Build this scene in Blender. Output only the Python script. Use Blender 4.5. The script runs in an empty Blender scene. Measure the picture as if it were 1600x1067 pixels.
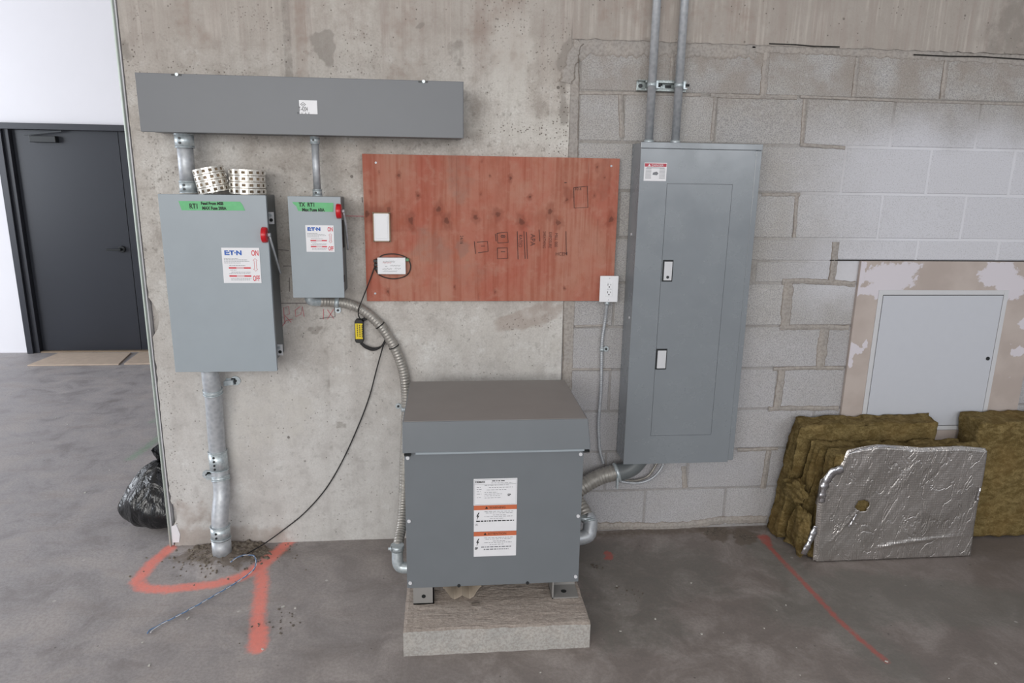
import bpy, bmesh, math, random
import numpy as np
from mathutils import Vector, Matrix, noise as mn
random.seed(7)
PI = math.pi
S = bpy.context.scene
COL = S.collection

# ------------------------------------------------------------------ camera
FPX = 1085.08
YAW, PITCH, ROLL = -0.0973813, -0.2332543, -0.0159421
CAM = Vector((-0.9627, -3.0459, 1.6863))
def rotm():
    Rz = Matrix.Rotation(YAW, 3, 'Z'); Rx = Matrix.Rotation(PITCH, 3, 'X'); Ry = Matrix.Rotation(ROLL, 3, 'Y')
    return Rz @ Rx @ Ry
RM = rotm()
right, fwd, up = RM.col[0], RM.col[1], RM.col[2]
cd = bpy.data.cameras.new('camera'); cam = bpy.data.objects.new('camera', cd); COL.objects.link(cam)
cd.sensor_width = 36; cd.lens = FPX / 1600 * 36; cd.clip_start = 0.05; cd.clip_end = 60
m4 = Matrix((( right.x, up.x, -fwd.x, CAM.x), (right.y, up.y, -fwd.y, CAM.y), (right.z, up.z, -fwd.z, CAM.z), (0, 0, 0, 1)))
cam.matrix_world = m4
S.camera = cam

# ------------------------------------------------------------------ world, light, exposure
wd = bpy.data.worlds.new('world'); S.world = wd; wd.use_nodes = True
wd.node_tree.nodes['Background'].inputs[0].default_value = (0.90, 0.94, 1.0, 1)
wd.node_tree.nodes['Background'].inputs[1].default_value = 0.70
def area(name, loc, target, sx, sy, power, col):
    l = bpy.data.lights.new(name, 'AREA'); l.shape = 'RECTANGLE'; l.size = sx; l.size_y = sy
    l.energy = power; l.color = col
    o = bpy.data.objects.new(name, l); COL.objects.link(o); o.location = loc
    d = Vector(target) - Vector(loc); o.rotation_euler = d.to_track_quat('-Z', 'Y').to_euler()
    return o
area('window_light_front', (-2.6, -6.6, 2.35), (-0.9, 0, 1.3), 5.5, 2.2, 330, (1.0, 0.985, 0.955))
area('window_light_left', (-8.4, 0.6, 1.9), (-3.0, 2.2, 1.0), 4.5, 2.4, 370, (0.88, 0.93, 1.0))
area('window_light_right', (2.6, -6.6, 2.75), (0.6, 0, 1.0), 2.4, 1.9, 84, (0.93, 0.96, 1.0))
vs = S.view_settings; vs.view_transform = 'Standard'; vs.look = 'None'; vs.exposure = -0.52; vs.gamma = 1; vs.use_curve_mapping = False

# ------------------------------------------------------------------ helpers
def ray(px, py):
    return right * ((px - 800) / FPX) + fwd + up * (-(py - 533.5) / FPX)
def W(px, py, y=0.0):                       # point of the plane at depth y seen at a pixel
    d = ray(px, py); t = (y - CAM.y) / d.y; return CAM + d * t
def G(px, py, z=0.0):                       # point of the level plane at height z
    d = ray(px, py); t = (z - CAM.z) / d.z; return CAM + d * t

def lin(c):
    c = c / 255
    return c / 12.92 if c <= 0.04045 else ((c + 0.055) / 1.055) ** 2.4
def C(r, g, b): return (lin(r), lin(g), lin(b), 1)

class NT:
    def __init__(s, name):
        s.m = bpy.data.materials.new(name); s.m.use_nodes = True; s.t = s.m.node_tree
        s.b = s.t.nodes['Principled BSDF']
    def n(s, typ, **kw):
        nd = s.t.nodes.new(typ)
        for k, v in kw.items(): setattr(nd, k, v)
        return nd
    def l(s, a, b): s.t.links.new(a, b)
    def set(s, sock, v):
        if isinstance(v, bpy.types.NodeSocket): s.l(v, sock)
        else: sock.default_value = v
    def pos(s): return s.n('ShaderNodeNewGeometry').outputs['Position']
    def obj(s): return s.n('ShaderNodeTexCoord').outputs['Object']
    def rnd(s): return s.n('ShaderNodeObjectInfo').outputs['Random']
    def map(s, vec, sc=(1, 1, 1), loc=(0, 0, 0), rot=(0, 0, 0)):
        m = s.n('ShaderNodeMapping'); s.l(vec, m.inputs[0]); m.inputs[1].default_value = loc; m.inputs[2].default_value = rot; m.inputs[3].default_value = sc
        return m.outputs[0]
    def noise(s, vec, scale, detail=3, rough=0.55, dist=0):
        n = s.n('ShaderNodeTexNoise'); s.l(vec, n.inputs['Vector']); n.inputs['Scale'].default_value = scale
        n.inputs['Detail'].default_value = detail; n.inputs['Roughness'].default_value = rough; n.inputs['Distortion'].default_value = dist
        return n.outputs[0]
    def voro(s, vec, scale, feat='F1'):
        n = s.n('ShaderNodeTexVoronoi'); n.feature = feat; s.l(vec, n.inputs['Vector']); n.inputs['Scale'].default_value = scale
        return n.outputs['Distance']
    def ramp(s, fac, a, b, ca=0.0, cb=1.0):  # smooth map a..b -> ca..cb
        n = s.n('ShaderNodeMapRange'); n.interpolation_type = 'SMOOTHSTEP'; s.set(n.inputs[0], fac)
        for i, v in zip((1, 2, 3, 4), (a, b, ca, cb)): n.inputs[i].default_value = v
        return n.outputs[0]
    def mix(s, f, a, b, mode='MIX'):
        n = s.n('ShaderNodeMix'); n.data_type = 'RGBA'; n.blend_type = mode
        s.set(n.inputs[0], f); s.set(n.inputs[6], a); s.set(n.inputs[7], b); return n.outputs[2]
    def math(s, op, a, b=0.0, clamp=False):
        n = s.n('ShaderNodeMath'); n.operation = op; n.use_clamp = clamp; s.set(n.inputs[0], a); s.set(n.inputs[1], b); return n.outputs[0]
    def attr(s, name):
        n = s.n('ShaderNodeAttribute'); n.attribute_name = name; return n.outputs['Fac']
    def bump(s, h, strength=0.3, dist=0.01, nrm=None):
        n = s.n('ShaderNodeBump'); s.set(n.inputs['Height'], h); n.inputs['Strength'].default_value = strength; n.inputs['Distance'].default_value = dist
        if nrm: s.l(nrm, n.inputs['Normal'])
        s.l(n.outputs[0], s.b.inputs['Normal']); return n.outputs[0]
    def base(s, v): s.set(s.b.inputs['Base Color'], v)
    def rough(s, v): s.set(s.b.inputs['Roughness'], v)
    def metal(s, v): s.set(s.b.inputs['Metallic'], v)
    def spec(s, v): s.set(s.b.inputs['Specular IOR Level'], v)
    def sep(s, vec):
        n = s.n('ShaderNodeSeparateXYZ'); s.l(vec, n.inputs[0]); return n.outputs

M = {}
def simple(name, col, rough=0.5, metal=0.0, var=0.06, vs_=30, bump=0.0, bs=200, spec=0.5):
    t = NT(name); p = t.pos()
    f = t.noise(p, vs_, 3)
    d = tuple(max(0, c * (1 - var * 2)) for c in col[:3]) + (1,); l = tuple(min(1, c * (1 + var * 2)) for c in col[:3]) + (1,)
    t.base(t.mix(f, d, l)); t.rough(rough); t.metal(metal); t.spec(spec)
    if bump: t.bump(t.noise(p, bs, 2), bump, 0.002)
    M[name] = t.m; return t
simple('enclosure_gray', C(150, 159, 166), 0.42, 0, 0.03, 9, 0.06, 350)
simple('wireway_gray', C(101, 104, 109), 0.40, 0, 0.03, 5, 0.04, 350)
pt = simple('panel_gray', C(128, 134, 140), 0.24, 0, 0.03, 6, 0.0, 350, spec=0.8)
pt.rough(pt.ramp(pt.noise(pt.pos(), 7, 4, 0.6), 0.35, 0.65, 0.18, 0.30)); pt.bump(pt.noise(pt.pos(), 5, 2), 0.08, 0.004)
simple('enclosure_side', C(104, 109, 111), 0.45, 0, 0.03, 9)  # enclosure gray darkened, shade painted into the box sides; the elbow reuses it
simple('transformer_gray', C(110, 115, 120), 0.42, 0, 0.03, 8, 0.05, 350)
simple('white_sticker', C(226, 226, 230), 0.4, 0, 0.02)
simple('white_plastic', C(232, 233, 237), 0.35, 0, 0.01)
simple('off_white', C(205, 206, 210), 0.35, 0, 0.02)
simple('black_plastic', C(22, 26, 28), 0.4, 0, 0.05)
simple('dark_steel', C(60, 62, 64), 0.45, 0.6, 0.1)
simple('black_rubber', C(30, 29, 30), 0.5, 0, 0.1)
simple('red_plastic', C(196, 22, 34), 0.3, 0, 0.05)
simple('ink_black', C(22, 24, 26), 0.6, 0, 0.0)
simple('ink_grey', C(120, 122, 128), 0.6, 0, 0.0)
simple('ink_red', C(205, 52, 66), 0.5, 0, 0.02)
simple('ink_blue', C(38, 92, 178), 0.5, 0, 0.02)
simple('ink_faded', C(88, 56, 52), 0.8, 0, 0.3, 160)
simple('ink_faded_dark', C(66, 48, 46), 0.8, 0, 0.3, 160)
simple('label_red', C(178, 54, 72), 0.4, 0, 0.03)
simple('label_orange', C(196, 106, 72), 0.4, 0, 0.03)
simple('label_yellow', C(222, 196, 30), 0.4, 0, 0.03)
simple('green_tape', C(106, 184, 128), 0.6, 0, 0.05, 60)
simple('green_plastic', C(84, 134, 96), 0.4, 0, 0.05)
simple('blue_wire', C(96, 128, 168), 0.5, 0, 0.05)
simple('zip_black', C(20, 20, 22), 0.5)
simple('door_paint', C(40, 43, 51), 0.35, 0, 0.04, 3)
simple('frame_paint', C(44, 46, 54), 0.38, 0, 0.04, 3)
simple('chalk_pink', C(190, 120, 125), 0.9)
simple('pencil', C(105, 98, 98), 0.9)
simple('gap_dark', C(34, 32, 30), 0.9)
simple('corner_bead', C(206, 218, 210), 0.4, 0, 0.08, 18)
simple('white_wall', C(232, 231, 236), 0.8, 0, 0.015, 2)
simple('ceiling_concrete', C(205, 203, 200), 0.9, 0, 0.05, 2)
simple('access_white', C(198, 201, 209), 0.3, 0, 0.01)
simple('cardboard', C(190, 172, 155), 0.8, 0, 0.08, 20, 0.2, 60)
simple('brown_sheet', C(150, 138, 124), 0.5, 0.2, 0.1, 20)
simple('rust_tan', C(150, 132, 112), 0.5, 0.3, 0.1, 20)
simple('debris', C(104, 96, 88), 0.9, 0, 0.2, 60)
simple('debris_light', C(190, 188, 182), 0.9, 0, 0.2, 60)
simple('hood_gray', C(138, 136, 134), 0.5, 0, 0.05, 7)
def galv(name, a, b, rough, scale):
    t = NT(name); p = t.pos(); f = t.voro(p, scale); g = t.noise(p, scale * 0.6, 3)
    t.base(t.mix(f, a, b)); t.metal(0.45); t.rough(t.ramp(g, 0.3, 0.7, rough - 0.07, rough + 0.1)); M[name] = t.m
galv('galvanised', C(168, 172, 178), C(194, 197, 201), 0.48, 60)
galv('bright_zinc', C(170, 182, 187), C(206, 213, 217), 0.36, 90)
galv('flex_steel', C(150, 147, 142), C(178, 174, 168), 0.42, 40)
galv('strap_silver', C(212, 208, 198), C(235, 232, 226), 0.22, 120)
galv('strut_steel', C(134, 142, 142), C(176, 184, 183), 0.35, 150)

def m_block():
    t = NT('concrete_block'); p = t.pos(); x, y, z = t.sep(p)
    fine = t.noise(p, 190, 3, 0.7); mid = t.noise(p, 60, 3, 0.6); big = t.noise(p, 5, 3, 0.55); r = t.rnd()
    c = t.mix(r, C(176, 174, 174), C(190, 188, 187))
    c = t.mix(t.ramp(big, 0.3, 0.7, 0, .8), c, C(178, 174, 169))
    c = t.mix(t.ramp(fine, 0.36, 0.60, 0.55, 0.0), c, C(108, 108, 111))
    c = t.mix(t.ramp(mid, 0.56, 0.72, 0.0, 0.35), c, C(206, 205, 208))
    pits = t.ramp(t.voro(p, 130), 0.0, 0.3)
    # browner patches on the courses under the beam
    br = t.math('MULTIPLY', t.ramp(z, 1.80, 2.22), t.ramp(t.noise(p, 7, 3), 0.35, 0.65))
    c = t.mix(t.math('MULTIPLY', br, 0.7), c, C(148, 138, 129))
    # white paint overspray on the right
    w = t.noise(p, 3.2, 4, 0.6)
    zx = t.math('ADD', x, t.math('MULTIPLY', t.math('SUBTRACT', w, 0.5), 0.45))
    zz = t.math('ADD', z, t.math('MULTIPLY', t.math('SUBTRACT', w, 0.5), 0.25))
    m = t.math('MULTIPLY', t.ramp(zx, 0.38, 1.10), t.math('MULTIPLY', t.ramp(zz, 2.03, 1.80), t.ramp(zz, 1.02, 1.26)))
    m = t.math('MULTIPLY', m, t.ramp(fine, 0.3, 0.5, 0.6, 1.0))
    c = t.mix(t.math('MULTIPLY', m, 0.85), c, C(212, 213, 221))
    # paler, bluer tone low down
    lo = t.math('MULTIPLY', t.ramp(z, 1.3, 0.7), 0.34)
    c = t.mix(t.math('MULTIPLY', lo, t.ramp(fine, 0.35, 0.6, 0.5, 1)), c, C(188, 188, 198))
    t.base(c); t.rough(0.92); t.spec(0.2)
    h = t.math('ADD', t.math('MULTIPLY', fine, 0.7), t.math('MULTIPLY', pits, 0.8))
    hm = t.math('MULTIPLY', h, t.ramp(m, 0.0, 1.0, 1.0, 0.45))
    t.bump(hm, 0.55, 0.003); M['block'] = t.m
m_block()

def m_mortar(name, a, b, spray=True):
    t = NT(name); p = t.pos(); x, y, z = t.sep(p)
    f = t.noise(p, 90, 3, 0.65); g = t.noise(p, 8, 3)
    c = t.mix(t.ramp(g, 0.35, 0.65), a, b)
    c = t.mix(t.ramp(f, 0.35, 0.6, 0.3, 0), c, C(100, 96, 92))
    e = t.attr('edge')
    c = t.mix(t.math('MULTIPLY', t.math('MULTIPLY', e, 0.75), t.ramp(t.noise(p, 16, 3), 0.35, 0.6, 0.35, 1.0)), c, C(118, 106, 96))
    if spray:
        w = t.noise(p, 3.2, 4, 0.6)
        zx = t.math('ADD', x, t.math('MULTIPLY', t.math('SUBTRACT', w, 0.5), 0.45))
        zz = t.math('ADD', z, t.math('MULTIPLY', t.math('SUBTRACT', w, 0.5), 0.25))
        m = t.math('MULTIPLY', t.ramp(zx, 0.38, 1.10), t.math('MULTIPLY', t.ramp(zz, 2.03, 1.80), t.ramp(zz, 1.02, 1.26)))
        c = t.mix(t.math('MULTIPLY', m, 0.92), c, C(219, 220, 227))
        lo = t.math('MULTIPLY', t.ramp(z, 1.3, 0.7), 0.25)
        c = t.mix(lo, c, C(168, 168, 176))
    t.base(c); t.rough(0.92); t.spec(0.2)
    t.bump(f, 0.35, 0.002); M[name] = t.m
m_mortar('mortar', C(164, 160, 156), C(150, 146, 142))
m_mortar('mortar_smear', C(172, 165, 159), C(166, 161, 157), False)

def m_concrete():
    t = NT('cast_concrete'); p = t.pos(); x, y, z = t.sep(p)
    big = t.noise(p, 1.8, 5, 0.62); mid = t.noise(p, 9, 5, 0.65); fine = t.noise(p, 120, 3, 0.65)
    vert = t.noise(t.map(p, (26, 26, 1.4)), 1.0, 4, 0.6)
    c = t.mix(t.ramp(big, 0.36, 0.64), C(184, 177, 170), C(206, 202, 197))
    c = t.mix(t.ramp(mid, 0.47, 0.70, 0.0, 0.75), c, C(160, 152, 145))
    c = t.mix(t.ramp(mid, 0.46, 0.30, 0.0, 0.75), c, C(218, 216, 212))
    sp = t.noise(p, 42, 5, 0.75); v2 = t.noise(t.map(p, (15, 15, 0.9)), 1.0, 5, 0.65); c = t.mix(t.ramp(v2, 0.5, 0.7, 0.0, 0.35), c, C(158, 150, 143)); c = t.mix(t.ramp(v2, 0.45, 0.3, 0.0, 0.3), c, C(214, 212, 208)); c = t.mix(t.ramp(sp, 0.54, 0.68, 0.0, 0.6), c, C(138, 131, 124)); c = t.mix(t.ramp(sp, 0.40, 0.28, 0.0, 0.35), c, C(224, 222, 219))
    c = t.mix(t.ramp(fine, 0.4, 0.6, 0.22, 0), c, C(138, 132, 125))
    # lower wall painted paler and greyer for the stronger light there
    c = t.mix(t.ramp(z, 1.6, 0.3, 0.0, 0.42), c, C(206, 207, 208))
    # board streaks near the top and on the beam
    top = t.ramp(z, 1.95, 2.30)
    c = t.mix(t.math('MULTIPLY', top, 0.55), c, C(166, 158, 151))  # top of wall and beam painted darker for weaker light under the ceiling
    c = t.mix(t.math('MULTIPLY', t.math('MULTIPLY', top, t.ramp(x, -.6, -.3)), 0.5), c, C(156, 149, 143))
    st = t.ramp(vert, 0.45, 0.68)
    c = t.mix(t.math('MULTIPLY', t.math('MULTIPLY', top, st), 0.42), c, C(148, 132, 126))
    st2 = t.ramp(t.noise(t.map(p, (75, 75, 1.6)), 1.0, 4, 0.6), 0.46, 0.66)
    fs2 = t.math('MULTIPLY', t.math('MULTIPLY', top, st2), t.ramp(t.noise(p, 5, 3), 0.4, 0.6))
    c = t.mix(t.math('MULTIPLY', top, 0.35), c, C(168, 160, 153))
    c = t.mix(t.math('MULTIPLY', fs2, 0.5), c, C(196, 189, 182))
    nz = t.math('ADD', t.math('MULTIPLY', t.math('SUBTRACT', mid, 0.5), 1.2), t.math('MULTIPLY', t.math('SUBTRACT', t.noise(p, 30, 4, .7), 0.5), 0.9))
    dk = t.ramp(t.math('ADD', t.attr('dark'), nz), 0.35, 0.75); br = t.ramp(t.math('ADD', t.attr('brown'), nz), 0.30, 0.85)
    lt = t.ramp(t.math('ADD', t.attr('light'), nz), 0.3, 0.9)
    c = t.mix(t.math('MULTIPLY', lt, 0.55), c, C(206, 203, 197))
    c = t.mix(t.math('MULTIPLY', br, 0.5), c, C(150, 132, 122))
    c = t.mix(t.math('MULTIPLY', dk, 0.65), c, C(138, 132, 126))
    pz = t.math('MULTIPLY', t.ramp(t.math('ADD', t.voro(p, 75), t.math('MULTIPLY', t.noise(p, 30, 3), .5)), 0.52, 0.36), t.attr('pitted')); c = t.mix(t.math('MULTIPLY', pz, 0.8), c, C(96, 88, 80))
    # pinholes
    hole = t.math('MULTIPLY', t.ramp(t.voro(p, 40), 0.13, 0.07), t.ramp(t.noise(p, 6, 2), 0.45, 0.56))
    c = t.mix(t.math('MULTIPLY', hole, 0.75), c, C(88, 82, 76))
    hole2 = t.math('MULTIPLY', t.ramp(t.voro(p, 9), 0.07, 0.045), t.ramp(t.noise(p, 3.1, 2), 0.45, 0.55))
    c = t.mix(t.math('MULTIPLY', hole2, 0.75), c, C(92, 86, 80))
    t.base(c); t.rough(0.88); t.spec(0.25)
    h = t.math('ADD', t.math('MULTIPLY', mid, 1.3), t.math('MULTIPLY', fine, 0.4))
    h = t.math('SUBTRACT', h, t.math('MULTIPLY', t.math('ADD', hole, hole2), 0.9))
    h = t.math('ADD', h, t.math('MULTIPLY', t.math('MULTIPLY', top, vert), 0.6))
    t.bump(t.math('SUBTRACT', h, t.math('MULTIPLY', pz, 0.8)), 0.4, 0.006); M['concrete'] = t.m
m_concrete()

def m_floor():
    t = NT('floor_concrete'); p = t.pos(); x, y, z = t.sep(p)
    big = t.noise(p, 0.9, 5, 0.6); mid = t.noise(p, 4.5, 6, 0.68, 0.6); fine = t.noise(p, 85, 3, 0.65)
    trow = t.noise(t.map(p, (3, 9, 1), (0, 0, 0), (0, 0, 0.35)), 1.0, 5, 0.65)
    # bare grey slab in the far room, brown dusty slab at the wall
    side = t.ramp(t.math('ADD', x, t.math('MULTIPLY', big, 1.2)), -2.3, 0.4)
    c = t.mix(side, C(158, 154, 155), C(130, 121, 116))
    c = t.mix(t.ramp(mid, 0.42, 0.68, 0, 0.55), c, C(180, 172, 168))
    c = t.mix(t.ramp(mid, 0.5, 0.3, 0, 0.55), c, C(118, 111, 108))
    c = t.mix(t.ramp(trow, 0.48, 0.72, 0, 0.42), c, C(142, 133, 128))
    c = t.mix(t.math('MULTIPLY', t.ramp(x, 0.3, 1.6), 0.5), c, C(112, 104, 101))  # floor painted darker rightwards, for the light falling off that way
    c = t.mix(t.ramp(fine, 0.4, 0.58, 0.22, 0), c, C(108, 100, 97))
    spk = t.math('MULTIPLY', t.ramp(t.voro(p, 7), 0.06, 0.03), t.ramp(t.noise(p, 2.3, 2), 0.5, 0.55))
    c = t.mix(t.math('MULTIPLY', spk, 0.7), c, C(196, 192, 188))
    pk = t.math('MULTIPLY', t.ramp(t.voro(p, 16), 0.08, 0.04), t.ramp(t.noise(p, 3.3, 2), 0.5, 0.56))
    c = t.mix(t.math('MULTIPLY', pk, 0.6), c, C(66, 62, 60))
    rg = t.noise(p, 38, 4, 0.75)
    nz = t.math('MULTIPLY', t.math('SUBTRACT', rg, 0.5), 1.1)
    gy = t.ramp(t.math('ADD', t.attr('grey'), nz), 0.3, 0.9); c = t.mix(t.math('MULTIPLY', gy, 0.45), c, C(108, 110, 104))
    dt = t.ramp(t.math('ADD', t.attr('dirt'), nz), 0.3, 0.8); c = t.mix(t.math('MULTIPLY', dt, 0.75), c, C(104, 92, 80))
    rd = t.ramp(t.math('ADD', t.attr('red'), nz), 0.12, 1.0); c = t.mix(t.math('MULTIPLY', rd, 0.78), c, C(246, 134, 118))
    dr = t.ramp(t.math('ADD', t.attr('redline'), nz), 0.2, 1.0); c = t.mix(t.math('MULTIPLY', dr, 0.75), c, C(190, 86, 76))
    gr = t.ramp(t.math('ADD', t.attr('green'), nz), 0.2, 1.0); c = t.mix(t.math('MULTIPLY', gr, 0.5), c, C(110, 160, 120))
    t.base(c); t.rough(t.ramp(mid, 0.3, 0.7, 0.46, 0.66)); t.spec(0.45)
    h = t.math('ADD', t.math('MULTIPLY', rg, 0.7), t.math('MULTIPLY', mid, 1.2))
    h = t.math('SUBTRACT', h, t.math('MULTIPLY', pk, 0.8))
    t.bump(h, 0.28, 0.006); M['floor'] = t.m
m_floor()

def m_ply():
    t = NT('red_plywood'); p = t.pos()
    g = t.noise(t.map(p, (60, 60, 2.4)), 1.0, 4, 0.6); big = t.noise(t.map(p, (3.5, 3.5, 2.4)), 1.0, 5, 0.6, 0.5); sm = t.noise(p, 22, 5, 0.65)
    c = t.mix(t.ramp(big, 0.36, 0.66), C(170, 100, 84), C(176, 126, 108))
    c = t.mix(t.ramp(g, 0.42, 0.7, 0, 0.55), c, C(148, 76, 58))
    c = t.mix(t.ramp(sm, 0.50, 0.70, 0, 0.5), c, C(178, 130, 114))
    c = t.mix(t.ramp(t.noise(t.map(p, (9, 9, 5)), 1.0, 5, .7), 0.5, 0.7, 0, 0.4), c, C(146, 84, 66))
    c = t.mix(t.ramp(sm, 0.46, 0.3, 0, 0.3), c, C(160, 84, 58))
    nz = t.math('MULTIPLY', t.math('SUBTRACT', sm, 0.5), 0.9)
    k = t.attr('knot'); hal = t.attr('halo')
    c = t.mix(t.math('MULTIPLY', t.ramp(t.math('ADD', hal, nz), 0.3, 1.0), 0.5), c, C(124, 66, 52))
    c = t.mix(t.math('MULTIPLY', t.ramp(t.math('ADD', k, nz), 0.25, 1.1), 0.62), c, C(88, 52, 44))
    gy = t.attr('grey'); c = t.mix(t.math('MULTIPLY', t.ramp(t.math('ADD', gy, nz), 0.3, 1.0), 0.5), c, C(140, 112, 102))
    t.base(c); t.rough(0.78); t.spec(0.25); t.bump(g, 0.2, 0.002); M['plywood'] = t.m
m_ply()

def m_wool():
    t = NT('mineral_wool'); p = t.pos()
    f = t.noise(p, 130, 4, 0.75); md = t.noise(t.map(p, (1, 1, 1.8)), 20, 6, 0.75, 0.6); bg = t.noise(p, 5, 3)
    c = t.mix(t.ramp(md, 0.36, 0.66), C(106, 90, 55), C(152, 134, 92))
    c = t.mix(t.ramp(f, 0.4, 0.62, 0.4, 0), c, C(76, 62, 36))
    c = t.mix(t.ramp(bg, 0.46, 0.7, 0, 0.35), c, C(132, 106, 66))
    t.base(c); t.rough(0.97); t.spec(0.1)
    t.bump(t.math('ADD', f, t.math('MULTIPLY', md, 1.0)), 0.8, 0.006); M['wool'] = t.m
m_wool()
def m_foil():
    t = NT('foil_facing'); p = t.pos()
    cr = t.noise(t.map(p, (1.0, 1.0, 0.5), (0, 0, 0), (0, 0.5, 0)), 11, 4, 0.55, 1.4); qx = t.n('ShaderNodeTexVoronoi'); t.l(t.map(p, (90, 90, 90)), qx.inputs[0]); qx.inputs['Scale'].default_value = 1.0; qx.inputs['Randomness'].default_value = 0.15
    t.base(t.mix(t.ramp(t.noise(p, 6, 3), 0.35, 0.65), C(184, 179, 175), C(204, 199, 196))); t.metal(0.85); t.rough(0.33)
    h = t.math('ADD', t.math('ADD', t.math('MULTIPLY', cr, 1.2), t.math('MULTIPLY', t.ramp(t.math('ABSOLUTE', t.math('SUBTRACT', t.noise(t.map(p, (1.6, 1.6, .6), (0, 0, 0), (0, .6, 0)), 9, 3, .55, .8), .5)), 0.0, 0.03), .38)), t.math('MULTIPLY', qx.outputs['Distance'], 0.30))
    t.bump(h, 0.45, 0.01); M['foil'] = t.m
m_foil()
t = NT('bright_foil'); p = t.pos(); t.base(C(225, 225, 230)); t.metal(1); t.rough(0.22); t.bump(t.noise(p, 60, 3), 0.6, 0.004); M['foil_bright'] = t.m
t = NT('garbage_bag'); p = t.pos(); t.base(C(14, 14, 16)); t.rough(0.22); t.spec(0.6)
t.bump(t.noise(t.map(p, (1, 1, .35)), 17, 4, 0.5, 1.0), 0.8, 0.03); M['bag'] = t.m
def m_gyps():
    t = NT('drywall_paper'); p = t.pos(); f = t.noise(p, 5, 4)
    c = t.mix(t.ramp(f, 0.35, 0.65), C(178, 166, 160), C(190, 179, 173))
    nz = t.math('MULTIPLY', t.math('ADD', t.math('SUBTRACT', t.noise(p, 12, 5, 0.7), 0.5), t.math('SUBTRACT', t.noise(p, 50, 4, 0.75), 0.5)), 1.5)
    m = t.ramp(t.math('ADD', t.attr('mud'), nz), 0.38, 0.62)
    c = t.mix(m, c, C(212, 207, 214)); t.base(c); t.rough(0.9); t.spec(0.2); t.bump(m, 0.3, 0.002); M['gypsum'] = t.m
m_gyps()
def m_pad():
    t = NT('pad_concrete'); p = t.pos(); tex = t.noise(t.map(p, (6, 26, 6)), 1.0, 5, 0.65, 1.5); f = t.noise(p, 110, 3, 0.7); n = t.n('ShaderNodeNewGeometry'); zz = t.sep(n.outputs['Normal'])[2]
    c = t.mix(t.ramp(zz, 0.3, 0.8), C(172, 170, 167), C(172, 160, 151))
    c = t.mix(t.ramp(tex, 0.4, 0.7, 0, 0.3), c, C(196, 188, 180)); c = t.mix(t.ramp(f, 0.4, 0.58, 0.35, 0), c, C(120, 112, 105))
    t.base(c); t.rough(0.92); t.spec(0.2); t.bump(t.math('ADD', t.math('MULTIPLY', tex, 1.6), t.math('MULTIPLY', f, 0.4)), 0.6, 0.008); M['pad'] = t.m
m_pad()
t = NT('grout'); p = t.pos(); f = t.noise(p, 70, 4, 0.75); t.base(t.mix(t.ramp(f, 0.35, 0.65), C(92, 82, 72), C(140, 130, 118))); t.rough(0.95); t.bump(f, 0.9, 0.01); M['grout'] = t.m

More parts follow.
